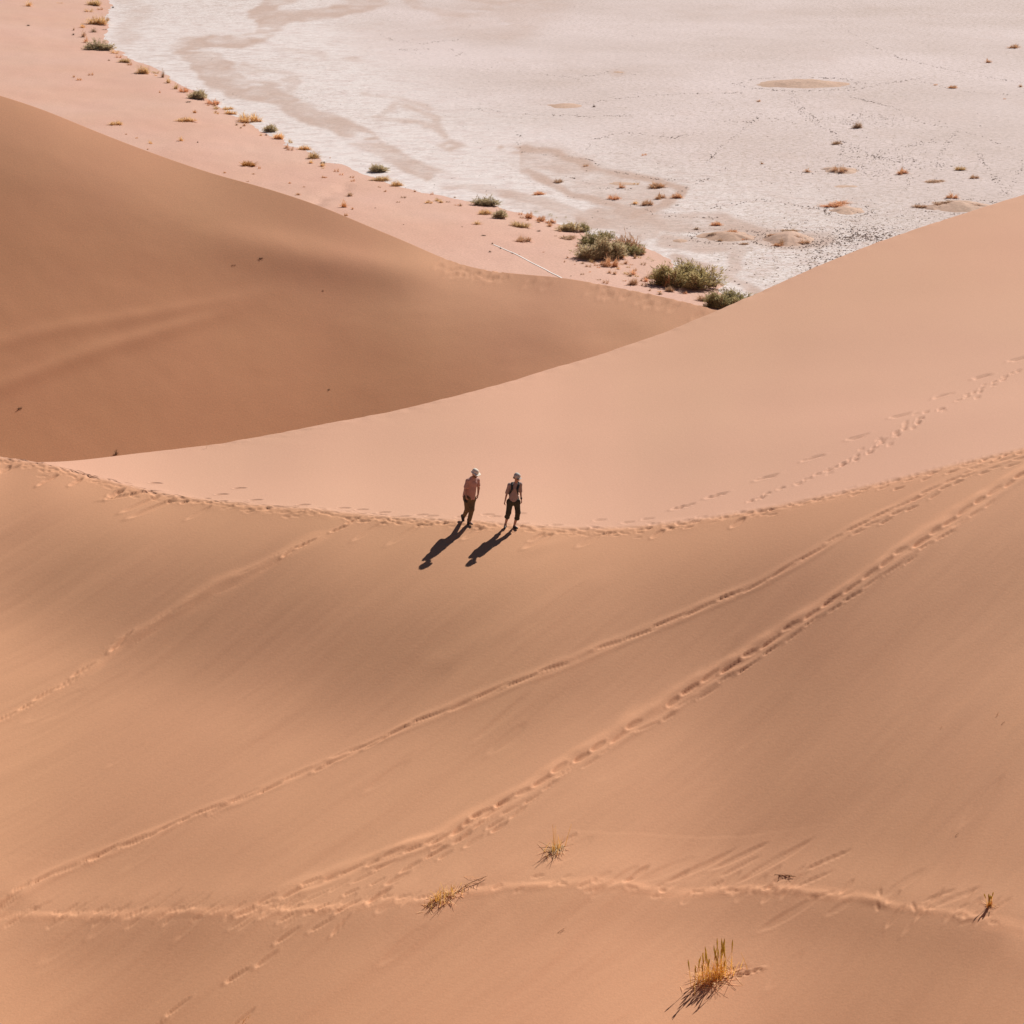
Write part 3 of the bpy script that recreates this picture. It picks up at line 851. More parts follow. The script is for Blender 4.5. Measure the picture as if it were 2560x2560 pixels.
# ------------------------------------------------------------------ loose clods and broken crust; along the animal trails clods stand in for hoofprints
def clods():
    r = random.Random(123)
    pts = []
    lines = [
        ([(1780,255),(1900,285),(1990,310)], 40, 2), ([(1980,232),(2000,262),(2040,300),(2080,330)], 70, 3), ([(1970,235),(2010,290),(2060,325)], 60, 3),
        ([(2120,240),(2200,260),(2262,278)], 60, 2), ([(2080,40),(2110,70),(2170,110),(2250,145),(2330,165),(2450,190),(2560,208)], 110, 2),
        ([(2110,230),(2200,212),(2300,195),(2340,190)], 60, 2), ([(1430,262),(1560,245),(1700,235),(1860,232)], 80, 2),
        ([(1300,285),(1480,292),(1640,285),(1740,300),(1870,305)], 90, 2), ([(1460,380),(1480,350),(1560,330),(1680,345),(1760,330)], 80, 3),
        ([(1770,405),(1800,370),(1850,330),(1900,290)], 60, 3), ([(2080,340),(2140,370),(2200,395),(2280,400),(2380,420)], 110, 5),
        ([(2160,415),(2220,380),(2290,360),(2370,340),(2400,320)], 90, 5), ([(2340,420),(2355,380),(2390,330)], 60, 4),
        ([(2445,380),(2460,410),(2490,450),(2515,490)], 90, 4), ([(2515,490),(2540,440),(2570,400)], 60, 4),
        ([(2080,330),(2110,360),(2100,395),(2160,395)], 60, 4), ([(2270,445),(2280,460),(2265,475)], 20, 4),
        ([(1780,520),(1900,500),(2050,522)], 50, 3), ([(1700,480),(1760,450),(1820,420)], 40, 3),
        ([(1350,185),(1440,195),(1520,180),(1600,190)], 50, 3), ([(945,75),(960,95),(1050,110),(1150,98),(1180,60)], 70, 3),
        ([(1000,125),(1100,120),(1160,130),(1110,160)], 50, 3), ([(1180,270),(1250,280),(1300,340),(1290,370)], 50, 4),
        ([(1300,380),(1480,400),(1500,415)], 40, 2), ([(1540,430),(1640,448),(1760,452)], 60, 3),
        ([(2200,330),(2260,300),(2330,310),(2420,330),(2550,380)], 70, 3), ([(2280,200),(2420,230),(2560,240)], 40, 2),
        ([(1420,440),(1500,470),(1590,475)], 30, 3), ([(1560,500),(1650,540),(1800,545)], 30, 3)]
    for ln, n, jit in lines:
        xy, _ = resample(ln, 1.0)
        for k in range(int(n * 1.0)):
            x, v = xy[r.randrange(len(xy))]
            pts.append((x + r.gauss(0, jit * 1.3), v + r.gauss(0, jit * 0.55), r.uniform(.06, .15)))
    for k in range(1500):                              # rough broken ground
        pts.append((2160 + r.gauss(0, 130), 640 + r.gauss(0, 38), r.uniform(.05, .15)))
    for k in range(700):
        pts.append((2200 + r.gauss(0, 110), 560 + r.gauss(0, 26), r.uniform(.05, .12)))
    for k in range(500):
        pts.append((2130 + r.gauss(0, 60), 600 + r.gauss(0, 14), r.uniform(.06, .16)))
    for k in range(420):
        pts.append((2200 + r.gauss(0, 90), 408 + r.gauss(0, 24), r.uniform(.05, .13)))
    for k in range(260):
        pts.append((2180 + r.gauss(0, 60), 300 + r.gauss(0, 9), r.uniform(.06, .14)))
    for (mx, mv, mw, mh) in [(2000,210,290,34),(2120,526,110,34),(2395,517,200,36),(1972,598,170,44),(1820,592,180,36)]:
        for k in range(int(mw * 0.7)):
            a = r.uniform(0, 2 * math.pi); q_ = r.gauss(1.02, .06)
            pts.append((mx + mw / 2 * q_ * math.cos(a), mv + mh / 2 * q_ * math.sin(a), r.uniform(.06, .15)))
    for k in range(1500):                              # thin scatter everywhere
        pts.append((r.uniform(500, 2600), r.uniform(-20, 640), r.uniform(.04, .11)))
    V, F = [], []
    for (x, v, s) in pts:
        X, Y = flat_hit(x, v)
        dd = [p_ for p_ in E if abs(p_[0] - x) < 200]
        if v > np.interp(x, [p_[0] for p_ in E[2:]], [p_[1] for p_ in E[2:]]) - 6:
            continue
        z = pan_z(X, Y)
        n = len(V); a0 = r.uniform(0, 6.28); k = 4
        for i in range(k):
            a = a0 + i * 2 * math.pi / k + r.uniform(-.3, .3); q_ = s * r.uniform(.7, 1.3)
            V.append((X + q_ * 1.2 * math.cos(a), Y + q_ * math.sin(a), z - 0.03))
        V.append((X + r.uniform(-.3, .3) * s, Y + r.uniform(-.3, .3) * s, z + s * r.uniform(.3, .6)))
        for i in range(k):
            F.append((n + i, n + (i + 1) % k, n + k))
    me = bpy.data.meshes.new('mud_clods')
    me.from_pydata(V, [], F)
    me.materials.append(plain_mat('dry_mud', (0.44, 0.34, 0.28), 0.9, 0.3, 2.0, 0.1, obj_space=False))
    o = bpy.data.objects.new('mud_clods', me); COL.objects.link(o)
    o['label'] = 'loose brown mud clods over the white pan, standing in for hoofprints along trails'
    o['category'] = 'mud clods'
    o['kind'] = 'stuff'
clods()
# ------------------------------------------------------------------ vegetation
def leaf_mat(name, col, tip, trans=0.25):
    m, nt, bs = new_mat(name)
    tc = nt.nodes.new('ShaderNodeTexCoord')
    oi = nt.nodes.new('ShaderNodeObjectInfo')
    c = mix_col(nt, ramp(nt, noise_tex(nt, 5.0, 3, 0.6, tc.outputs['Object']), 0.35, 0.65), col, tip)
    c2 = mix_col(nt, ramp(nt, oi.outputs['Random'], 0, 1, 0, 1), mix_col(nt, 1.0, c, (0.85, 0.88, 0.9), 'MULTIPLY'), mix_col(nt, 1.0, c, (1.12, 1.08, 1.05), 'MULTIPLY'))
    nt.links.new(c2, bs.inputs['Base Color'])
    bs.inputs['Roughness'].default_value = 0.75
    bs.inputs['Specular IOR Level'].default_value = 0.2
    out = nt.nodes['Material Output']
    tr = nt.nodes.new('ShaderNodeBsdfTranslucent'); nt.links.new(c2, tr.inputs[0])
    mx = nt.nodes.new('ShaderNodeMixShader'); mx.inputs[0].default_value = trans
    nt.links.new(bs.outputs[0], mx.inputs[1]); nt.links.new(tr.outputs[0], mx.inputs[2])
    nt.links.new(mx.outputs[0], out.inputs[0])
    return m
KIND = {
    'green': leaf_mat('saltbush_green', (0.40, 0.345, 0.165), (0.60, 0.51, 0.28), 0.4),
    'grey': leaf_mat('saltbush_grey', (0.58, 0.47, 0.28), (0.76, 0.64, 0.41), 0.4),
    'straw': leaf_mat('dry_straw', (0.78, 0.53, 0.26), (0.88, 0.65, 0.36), 0.45),
    'orange': leaf_mat('dry_orange', (0.74, 0.43, 0.24), (0.82, 0.53, 0.32), 0.45),
    'brown': leaf_mat('dry_brown', (0.56, 0.37, 0.23), (0.72, 0.50, 0.33), 0.35),
    'rust': leaf_mat('dry_rust', (0.64, 0.32, 0.10), (0.78, 0.44, 0.16), 0.4),
    'dark': leaf_mat('dark_twig', (0.14, 0.085, 0.05), (0.24, 0.15, 0.09), 0.1),
}
twig_m = plain_mat('twig_bark', (0.27, 0.185, 0.125), 0.85, 0.2, 6)

def quad_strip(V, F, pts, w0, w1, side):
    n = len(V)
    k = len(pts)
    for i, p_ in enumerate(pts):
        w = w0 + (w1 - w0) * i / (k - 1)
        V.append(tuple(p_ - side * w)); V.append(tuple(p_ + side * w))
    for i in range(k - 1):
        a = n + 2 * i
        F.append((a, a + 1, a + 3, a + 2))

def bush_mesh(kind, variant, n_shoot, leafy, lobes):
    """unit bush: about 1 wide (x), 1 deep scale in y, 1 high"""
    r = random.Random(hash((kind, variant, n_shoot)) % 100000 if False else (variant * 977 + n_shoot * 13 + len(kind) * 7 + lobes * 3))
    V, F, VB, FB = [], [], [], []
    cs = []
    for i in range(lobes):
        if lobes == 1:
            cs.append((0.0, 0.0, 0.50, 1.0))
        else:
            u = (i + 0.5) / lobes
            cs.append(((-0.36 + 0.72 * u) * (0.7 if lobes < 5 else 1) + r.uniform(-.05, .05), r.uniform(-.28, .28), (r.uniform(0.30, 0.38) if lobes < 5 else r.uniform(0.17, 0.27)), r.uniform(0.7, 1.05) * (1 - 0.5 * abs(u - 0.5))))
    for s in range(n_shoot):
        cx, cy, cr, chh = cs[r.randrange(len(cs))]
        az = r.uniform(0, 2 * math.pi)
        el = math.asin(r.uniform(0.05, 1.0))
        d = Vector((math.cos(az) * math.cos(el), math.sin(az) * math.cos(el), math.sin(el)))
        lump = 0.78 + 0.30 * math.sin(3 * az + variant) * math.cos(2.3 * el + variant * 2) + r.uniform(-.16, .16)
        tip = Vector((cx + d.x * cr * lump, cy + d.y * cr * lump, d.z * chh * lump + 0.02))
        base = Vector((cx + r.uniform(-.3, .3) * cr, cy + r.uniform(-.3, .3) * cr, 0.0))
        mid = base.lerp(tip, 0.55) + Vector((0, 0, 0.08 * chh))
        side = Vector((-math.sin(az), math.cos(az), r.uniform(-.4, .4))).normalized()
        if leafy:
            quad_strip(VB, FB, [base, mid, tip], 0.006, 0.002, side)
            for q_ in range(leafy):
                k = r.uniform(0.5, 1.05)
                p_ = (base.lerp(mid, k / 0.55) if k < 0.55 else mid.lerp(tip, (k - 0.55) / 0.45)) + Vector((r.uniform(-.035, .035), r.uniform(-.035, .035), r.uniform(-.03, .05)))
                sz = r.uniform(0.013, 0.026) * (1.25 if lobes < 5 else 0.8)
                ax = (d + Vector((r.uniform(-.6, .6), r.uniform(-.6, .6), r.uniform(0.1, .9)))).normalized()
                sd_v = ax.cross(Vector((r.uniform(-1, 1), r.uniform(-1, 1), r.uniform(-1, 1)))).normalized()
                quad_strip(V, F, [p_ - ax * sz * 1.6, p_, p_ + ax * sz * 2.2], sz * 0.55, sz * 0.2, sd_v)
        else:
            w = r.uniform(0.007, 0.014) * (1.0 if lobes > 1 else 1.5)
            quad_strip(V, F, [base, mid, tip], w, w * 0.3, side)
            for q_ in range(2):
                k = r.uniform(0.35, 0.9)
                p_ = base.lerp(tip, k)
                t2 = p_ + (d + Vector((r.uniform(-.8, .8), r.uniform(-.8, .8), r.uniform(0, .6)))).normalized() * cr * r.uniform(.15, .4)
                t2.z = max(t2.z, 0.01)
                quad_strip(V, F, [p_, t2], w * 0.8, w * 0.3, side)
    def mk(n, v, f, m):
        me = bpy.data.meshes.new(n); me.from_pydata(v, [], f); me.materials.append(m); return me
    fo = mk('foliage', V, F, KIND[kind])
    br = mk('branches', VB, FB, twig_m) if VB else None
    return fo, br
PROTO = {}
def proto(kind, variant, size):
    key = (kind, variant, size)
    if key not in PROTO:
        leafy = kind in ('green', 'grey')
        if size == 'big':
            PROTO[key] = bush_mesh(kind, variant, 900 if leafy else 700, 7 if leafy else 0, 9)
        elif size == 'mid':
            PROTO[key] = bush_mesh(kind, variant, 330 if leafy else 260, 5 if leafy else 0, 3)
        else:
            PROTO[key] = bush_mesh(kind, variant, 60 if leafy else 70, 3 if leafy else 0, 2 if variant % 2 else 1)
    return PROTO[key]

NAMES = {'green': 'green_bush', 'grey': 'grey_bush', 'straw': 'dry_tuft', 'orange': 'dry_tuft', 'brown': 'dry_tuft', 'rust': 'rusty_tuft', 'dark': 'dry_twig'}
CATS = {'green': 'bush', 'grey': 'bush', 'straw': 'dry tuft', 'orange': 'dry tuft', 'brown': 'dry tuft', 'rust': 'dry tuft', 'dark': 'twig'}
rp = random.Random(42)
def ground_hit(x, v, where):
    if where == 'mid':
        X, Y = mid_hit(x, v)
        s = X / Y
        j = int(max(0, min(MC - 1, round((s - ms[0]) / (ms[-1] - ms[0]) * (MC - 1)))))
        return X, Y, float(np.interp(Y, MY[:, j], MZ[:, j]))
    if where == 'near':
        X, Y = near_hit(x, v)
        return X, Y, near_z(X, Y)
    z = PAN_Z
    for k in range(6):
        X, Y = flat_hit(x, v, z)
        z = max(flat_z(X, Y), pan_z(X, Y), PAN_Z)
    return X, Y, z

def plant(x, v, w, h, kind, label, group=None, where='flat', name=None, cat=None):
    X, Y, Z = ground_hit(x, v, where)
    k = (Y * CP - Z * SP) / FPX
    W = w * k * (1.38 if w < 90 else 1.25)
    H = max(h - 0.08 * w, 0.55 * h) * k * (1.36 if w < 40 else 1.12)
    if kind == 'straw':
        W *= 1.12
    dep = W * (0.75 if w < 60 else 0.62)
    size = 'big' if w > 90 else ('mid' if w >= 26 else 'small')
    va = rp.randrange(2 if size == 'big' else (3 if size == 'mid' else 4))
    fo, br = proto(kind, va, size)
    nm = name or NAMES[kind]
    rz = rp.choice([0, math.pi]) + rp.uniform(-0.35, 0.35) if size != 'small' else rp.uniform(0, 6.28)
    Y += dep * 0.30 if where != 'near' else 0
    if size == 'small':
        o = bpy.data.objects.new(nm, fo); COL.objects.link(o)
        rz = rp.choice([0, math.pi]) + rp.uniform(-.3, .3)
        o.scale = (W, dep, H)
    else:
        o = bpy.data.objects.new(nm, None); COL.objects.link(o)
        for part, me in (('foliage', fo), ('branches', br)):
            if me is None:
                continue
            c = bpy.data.objects.new(part, me); COL.objects.link(c)
            c.parent = o; c.scale = (W, dep, H)
    o.location = (X, Y, Z - 0.02 * H)
    o.rotation_euler = (0, 0, rz)
    o['label'] = label; o['category'] = cat or CATS[kind]
    if group:
        o['group'] = group
    return o

LM = [(90,30,'the top left corner tuft'),(240,50,'the high golden clump'),(248,115,'the highest grey green shrub'),(358,175,'the lone rounded golden tuft'),(192,197,'the pair of rusty tufts'),
      (494,240,'the two peaked grey shrub'),(460,300,'the wide low straw tuft'),(290,308,'the slanting straw tuft'),(618,295,'the big golden clump'),(675,325,'the small grey green shrub'),
      (784,390,'the round golden tuft'),(621,408,'the lone rusty dome'),(874,485,'the brown sprawling tuft'),(860,525,'the rusty tufts on the skyline'),(948,440,'the fused pair of shrubs'),
      (1225,530,'the centre group of shrubs'),(1308,598,'the dark brown sprawling bush'),(1424,570,'the pale green bush'),(1503,635,'the large grey green bush'),(1320,655,'the white line end'),(1240,612,'the white line start'),
      (1583,705,'the round greyish tuft'),(1700,700,'the largest green bush'),(1480,665,'the two small tufts'),(1400,690,'the trampled dune crest')]
PANL = {(282,20): 'tiny dark twig at the pan edge near the top', (1137,495): 'tiny brown wisp on the pan edge left of the centre group of shrubs',
 (1391,546): 'tiny green sprout beside the white crust above the long orange tuft', (1415,546): 'tiny green sprout above the pale green bush',
 (1905,410): 'tiny orange wisp on the plain middle of the pan', (2512,248): 'tiny orange wisp near the right edge of the pan',
 (1037,480): 'tiny orange wisp on the pan edge right of the fused shrubs', (1080,487): 'small orange wisp halfway between fused shrubs and centre group',
 (390,190): 'tiny straw wisp right of the lone rounded golden tuft', (380,181): 'tiny grey sprout at the pan edge beside the lone golden tuft', (825,396): 'tiny rusty wisp at the pan edge right of the round golden tuft'}
USED = {}
def wisp_label(x, v, kind):
    col = {'rust': 'rusty', 'orange': 'orange', 'straw': 'straw', 'brown': 'brown', 'dark': 'dark', 'green': 'green', 'grey': 'grey'}[kind]
    best = sorted(LM, key=lambda q_: (q_[0] - x) ** 2 + (2 * (q_[1] - v)) ** 2)
    for b_ in best[:3]:
        dx, dv = x - b_[0], v - b_[1]
        rel = ('right of' if dx > 0 else 'left of') if abs(dx) > 1.5 * abs(dv) else ('below' if dv > 0 else 'above')
        for sp in ('close ', 'some way '):
            if (sp == 'close ') != (math.hypot(dx, dv) < 60):
                continue
            lab = 'tiny %s wisp on sand %s%s %s' % (col, sp.replace('close ', 'just '), rel, b_[2])
            if lab not in USED:
                USED[lab] = 1
                return lab
    for adj in ('low', 'flat', 'sparse', 'short', 'spiky', 'curled', 'pale', 'loose', 'thin', 'ragged'):
        lab = 'tiny %s %s wisp on the sand strip between crest and bushes' % (adj, col)
        if lab not in USED:
            USED[lab] = 1
            return lab
    return lab
G1 = 'tufts and bushes along the edge of the pan'
G2 = 'dry tufts out on the white pan'
G3 = 'tiny tufts dotted over the pink sand'
PL = [
 (69,16,24,14,'straw','straw tuft with a few upright stems on pink sand at the top left corner',G3),
 (147,9,18,4,'straw','flat faded wisp on pink sand at the very top, right of the corner tuft',G3),
 (234,14,36,19,'straw','bushy yellowish clump cut by the top edge of the picture, at the pan edge',G1),
 (220,31,24,15,'straw','straw clump just below the one at the top edge',G1),
 (249,25,22,9,'orange','low orange tuft right below the topmost clump at the pan edge',G1),
 (240,62,48,32,'straw','large golden domed clump, highest big one on the pan edge',G1),
 (269,52,15,11,'brown','small dark brown tuft touching the right side of the high golden clump',G1),
 (282,20,8,5,'dark','dark speck of a twig on the pan edge near the top',G1),
 (206,70,19,11,'straw','upper straw tuft of the short column left of the golden clump',G1),
 (207,93,20,17,'brown','lower brownish tuft of the short column above the grey shrub',G1),
 (184,76,8,8,'brown',None,None),(183,88,8,5,'dark',None,None),
 (235,81,24,12,'brown','loose brown tuft between the golden clump and the grey shrub',G1),
 (261,75,15,4,'dark','thin dark fallen twig right of the loose brown tuft',G1),
 (214,107,17,14,'orange','pale orange tuft at the left end of the highest grey shrub',G1),
 (248,127,68,31,'grey','wide grey green shrub, the highest leafy one on the pan edge',G1),
 (284,135,24,15,'straw','straw tuft growing out of the right end of the highest grey shrub',G1),
 (296,145,22,11,'orange','thin orange tuft in the row sloping down from the highest grey shrub',G1),
 (309,157,28,15,'straw','last straw tuft of the row below the highest grey shrub',G1),
 (272,152,9,4,'brown',None,None),
 (358,185,32,29,'straw','rounded golden tuft standing alone at the pan edge with a side twig',G1),
 (337,184,13,5,'brown','low brown twig lying left of the lone rounded golden tuft',G1),
 (184,194,9,9,'rust','small upright rusty tuft, left one of a pair on open pink sand',G3),
 (198,201,18,10,'rust','wider rusty tuft, right one of a pair on open pink sand',G3),
 (226,189,20,10,'orange','faint orange wisp right above the pair of rusty tufts',G3),
 (70,65,11,4,'dark',None,None),(380,181,7,4,'grey',None,None),(390,190,9,6,'straw',None,None),
 (406,194,15,20,'brown','narrow pointed brown tuft at the pan edge right of the lone golden one',G1),
 (420,208,17,15,'straw','first straw tuft of three below the narrow pointed brown tuft',G1),
 (438,223,19,14,'straw','middle straw tuft of three below the narrow pointed brown tuft',G1),
 (460,231,26,15,'orange','lowest orange tuft of three leading to the dark grey shrub',G1),
 (494,249,46,32,'grey','dark grey shrub with two peaks at the pan edge',G1),
 (533,262,36,16,'orange','orange tail of dry stems right of the two peaked grey shrub',G1),
 (470,256,18,6,'dark','dark fallen twig at the left foot of the two peaked grey shrub',G1),
 (399,232,7,5,'rust',None,None),(486,283,15,8,'rust','spindly rusty twig above a wide straw tuft on open sand',G3),
 (460,306,48,18,'straw','wide low straw tuft on open sand below a spindly twig',G3),
 (290,313,32,13,'straw','slanting straw tuft on open sand close to the dune skyline at left',G3),
 (315,337,8,5,'rust',None,None),(342,346,9,5,'rust',None,None),(376,360,15,11,'straw','small upright straw tuft just above the dune skyline',G3),
 (453,353,17,12,'straw','small pale tuft on sand below the wide low straw tuft',G3),(494,357,5,4,'dark',None,None),(369,374,6,3,'rust',None,None),
 (568,275,26,11,'straw','small straw tuft at the top of a chain ending in a big golden clump',G1),
 (576,287,30,13,'straw','second straw tuft of the chain left of the big golden clump',G1),
 (618,307,52,36,'straw','big golden clump in the middle of the left pan edge',G1),
 (649,305,15,9,'straw','small straw tuft touching the right of the big golden clump',G1),
 (675,331,34,22,'grey','small grey green shrub right below the big golden clump',G1),
 (665,339,7,5,'dark',None,None),
 (696,348,26,20,'straw','straw tuft attached to the lower right of the small grey shrub',G1),
 (727,358,15,14,'straw','thin upright straw tuft above a rounder brown one at the pan edge',G1),
 (724,377,23,16,'brown','rounder brownish tuft under a thin upright one at the pan edge',G1),
 (758,376,32,16,'straw','low wide straw tuft between a brown and a round golden tuft',G1),
 (784,398,34,24,'straw','round golden tuft with a dark left foot at the pan edge',G1),
 (806,410,20,9,'dark','flat dark twig on sand below the round golden tuft',G3),(825,396,6,5,'rust',None,None),
 (621,416,42,23,'rust','deep rusty dome shaped bush standing alone on the pink sand',G3),
 (649,422,9,10,'rust','little rusty sprig at the right of the lone rusty dome',G3),
 (561,433,10,4,'rust',None,None),(633,436,10,3,'rust',None,None),(618,455,9,4,'rust',None,None),(724,459,9,4,'rust',None,None),(760,468,9,4,'rust',None,None),
 (745,488,17,6,'orange',None,None),(809,445,20,5,'orange',None,None),
 (874,491,24,12,'brown','brown sprawling tuft, uppermost of three near the dune skyline at centre left',G3),
 (859,519,24,16,'rust','rusty tuft, middle of three near the dune skyline',G3),(881,524,8,6,'rust',None,None),
 (864,540,16,11,'rust','rusty tuft sitting right on the dune skyline, lowest of three',G3),
 (945,432,46,28,'grey','grey green shrub fused on top of a golden one at the pan edge',G1),
 (952,453,48,22,'straw','golden shrub fused under a grey green one at the pan edge',G1),
 (991,467,32,19,'straw','golden tuft right below the fused pair of shrubs',G1),
 (1037,480,10,6,'orange',None,None),(1080,487,12,9,'orange',None,None),(996,507,13,6,'brown',None,None),(938,521,7,3,'dark',None,None),
 (1137,495,9,4,'brown',None,None),(1142,514,16,4,'orange',None,None),(1155,568,6,3,'dark',None,None),(1009,562,5,3,'dark',None,None),
 (1213,515,60,28,'grey','wide grey green shrub, top one of a group of four at the centre pan edge',G1),
 (1212,538,36,18,'straw','yellowish tuft under the wide grey green shrub of the centre group',G1),
 (1250,547,36,25,'grey','grey green shrub at the lower right of the centre group',G1),
 (1195,562,25,10,'straw','thin straw tuft on sand just below the centre group of shrubs',G3),
 (1301,538,15,10,'orange','faint orange wisp left of a round orange tuft',G1),
 (1324,547,29,20,'orange','round orange tuft between the centre group and the green bushes',G1),
 (1340,532,13,8,'green','tiny dark green clump just above the round orange tuft',G1),
 (1301,570,48,20,'straw','spiky yellow green tuft on sand below the round orange tuft',G3),
 (1354,554,32,17,'orange','left half of a long orange tuft at the pan edge',G1),
 (1376,559,28,13,'orange','right half of a long orange tuft at the pan edge',G1),
 (1376,542,14,9,'green','tiny dark green clump above the long orange tuft',G1),
 (1391,546,6,5,'green',None,None),(1415,546,7,8,'green',None,None),
 (1308,605,48,20,'brown','dark brown sprawling bush alone on sand above the white line',G3),
 (1347,579,13,4,'dark',None,None),(1208,590,15,3,'dark',None,None),
 (1424,580,60,31,'grey','pale green bush, leftmost of the leafy bushes on the right',G1),
 (1459,580,26,24,'green','dark green bush joined to the right of the pale green one',G1),
 (1421,599,46,14,'brown','flat brown tuft on sand under the pale green bush',G3),
 (1480,614,58,40,'green','dark green bush at the upper left of the large grey green mass',G1),
 (1514,602,42,30,'green','small olive bush at the top of the large grey green mass',G1),
 (1566,626,82,62,'brown','purplish brown dome of dry twigs behind the large grey green bush',G1),
 (1508,652,106,64,'grey','large rounded grey green bush with a shaded left foot',G1),
 (1584,640,52,36,'green','leafy green bush at the right foot of the purplish brown dome',G1),
 (1525,668,44,32,'orange','orange dry tuft at the foot of the large grey green bush',G1),
 (1551,647,26,22,'straw','grey straw tuft right of the orange one under the large bush',G1),
 (1607,637,19,17,'orange','small round orange tuft at the pan edge right of the leafy green bush',G1),
 (1588,647,13,14,'brown','small upright brown tuft in the gap between the two large bushes',G3),
 (1600,646,11,9,'straw',None,None),
 (1622,649,12,8,'green','tiny green sprout, upper of two left of the largest bush',G1),
 (1631,654,12,8,'green','tiny green sprout, lower of two left of the largest bush',G1),
 (1607,663,17,12,'brown','small brown tuft on sand left of the largest bush',G3),
 (1578,663,13,4,'orange',None,None),(1457,660,13,5,'brown',None,None),(1539,668,15,5,'brown',None,None),
 (1471,669,19,12,'brown','small brown tuft on sand below the large grey green bush, left of two',G3),
 (1490,665,15,9,'orange','small orange tuft on sand below the large grey green bush, right of two',G3),
 (1457,688,13,8,'brown',None,None),(1525,684,16,9,'brown',None,None),(1475,681,9,4,'orange',None,None),
 (1583,688,25,13,'orange','pale orange tuft on sand above a grey tuft near the dune crest',G3),
 (1583,713,34,24,'brown','round greyish tuft on sand just above the footprints of the crest',G3),
 (1609,716,21,16,'brown','smaller greyish tuft right of the round greyish one near the crest',G3),
 (1513,709,21,14,'brown','brown tuft near the crest footprints left of the round greyish one',G3),
 (1497,700,15,5,'brown',None,None),
 (1640,697,56,34,'brown','purplish brown twiggy bush at the left foot of the largest green bush',G1),
 (1712,722,150,82,'green','largest green bush with many rounded humps beside the white pan',G1),
 (1669,719,25,28,'orange','reddish brown dry bush in front of the largest green bush',G1),
 (1673,731,27,18,'brown','dark brown tuft below the reddish brown bush in front',G3),
 (1713,736,18,9,'orange','small orange stump like tuft under the largest green bush',G3),
 (1763,755,40,22,'brown','brown bush at the left foot of the lowest green bush',G1),
 (1822,774,108,60,'green','lowest green bush, half hidden behind the bright dune slope',G1),
 (1465,417,21,11,'orange','orange tuft at the end of the long brown stain on the pan',G2),
 (1611,389,18,8,'orange','small lone orange tuft in the plain white middle of the pan',G2),
 (1396,458,26,14,'brown','dark brown tuft inside the brown stained part of the pan',G2),
 (1347,488,36,12,'orange','faded orange tuft at the left of the brown stained part of the pan',G2),
 (1554,471,25,13,'orange','orange tuft in the middle of the brown stained part of the pan',G2),
 (1589,462,17,9,'straw','small olive tuft left of the widest brown tuft on the pan',G2),
 (1641,471,56,22,'orange','widest dense orange brown tuft at the upper rim of the stain',G2),
 (1694,496,36,16,'orange','orange tuft at the right rim of the brown stain on the pan',G2),
 (1650,498,36,16,'orange','spreading orange tuft between two others below the widest tuft',G2),
 (1536,500,32,15,'orange','slanting orange tuft at the lower left of the brown stain group',G2),
 (1619,514,34,18,'brown','dark orange tuft, lowest of the brown stain group',G2),
 (1588,511,21,10,'straw','small dull tuft left of the lowest dark orange one',G2),
 (1693,515,14,5,'dark','small dark twig below the tuft at the right rim of the stain',G2),
 (2093,362,32,12,'brown','small brown tuft on the pan above the round mound with a tuft',G2),
 (1905,410,12,5,'orange',None,None),
 (2021,431,24,10,'brown','small dark tuft left of the tuft growing on a sandy mound',G2),
 (2103,428,42,23,'orange','thick orange tuft growing on top of a small sandy mound',G2),
 (2256,436,34,17,'orange','lone orange tuft right of the mound with the thick tuft',G2),
 (2404,427,26,13,'straw','yellowish tuft, upper of two at the right of the pan',G2),
 (2437,447,28,12,'brown','brownish tuft, lower of two at the right of the pan',G2),
 (2339,458,54,10,'brown','long flat tuft covering a low mound at the right',G2),
 (2381,497,33,15,'orange','orange tuft above the mound that touches the bright dune',G2),
 (2309,522,46,14,'brown','brown tuft at the left end of the mound touching the bright dune',G2),
 (2095,517,84,18,'orange','long hedge like orange tuft along the top of an oval mound',G2),
 (2386,508,54,8,'brown','thin strip of brown stems on the mound touching the bright dune',G2),
 (1792,565,36,14,'orange','orange tuft at the upper left of the low stained mound near the big bushes',G2),
 (1956,604,21,17,'brown','dark brown tuft at the left on the mound beside rough ground',G2),
 (1992,596,27,12,'brown','brown tuft at the centre of the mound beside rough ground',G2),
 (1974,581,44,9,'brown','row of brown stems along the top of the mound beside rough ground',G2),
 (1800,604,22,8,'brown','low brown tuft in front of the stained mound near the big bushes',G2),
 (1740,575,22,8,'brown','dull brown twigs left of the stained mound near the big bushes',G2),
 (1862,600,20,7,'orange','dull orange twigs right of the stained mound near the big bushes',G2),
 (1785,588,30,10,'brown','brown scrub at the left end of the long low mound near the big bushes',G2),
 (1832,583,34,10,'orange','orange brown scrub on top of the long low mound near the big bushes',G2),
 (1862,612,26,8,'brown','brown scrub at the right foot of the long low mound near the big bushes',G2),
 (1930,592,26,10,'brown','brown scrub at the upper left of the mound beside rough ground',G2),
 (2010,608,36,12,'brown','brown scrub at the right foot of the mound beside rough ground',G2),
 (1948,616,34,10,'orange','orange brown scrub at the lower left foot of the mound beside rough ground',G2),
 (2350,512,40,10,'brown','brown scrub spreading over the left half of the mound touching the bright dune',G2),
 (2430,516,44,10,'brown','brown scrub on the right half of the mound touching the bright dune',G2),
 (2539,121,38,13,'orange','wide orange tuft at the right edge of the picture near the top',G2),
 (2472,157,22,10,'orange','small orange tuft below left of the wide one at the right edge',G2),
 (2340,214,15,7,'orange','tiny orange tuft, left of two side by side at upper right',G2),
 (2384,222,30,11,'orange','orange tuft, right of two side by side at upper right',G2),
 (2553,218,15,8,'brown','brown tuft cut by the right edge of the picture',G2),
 (2512,248,10,4,'orange',None,None),
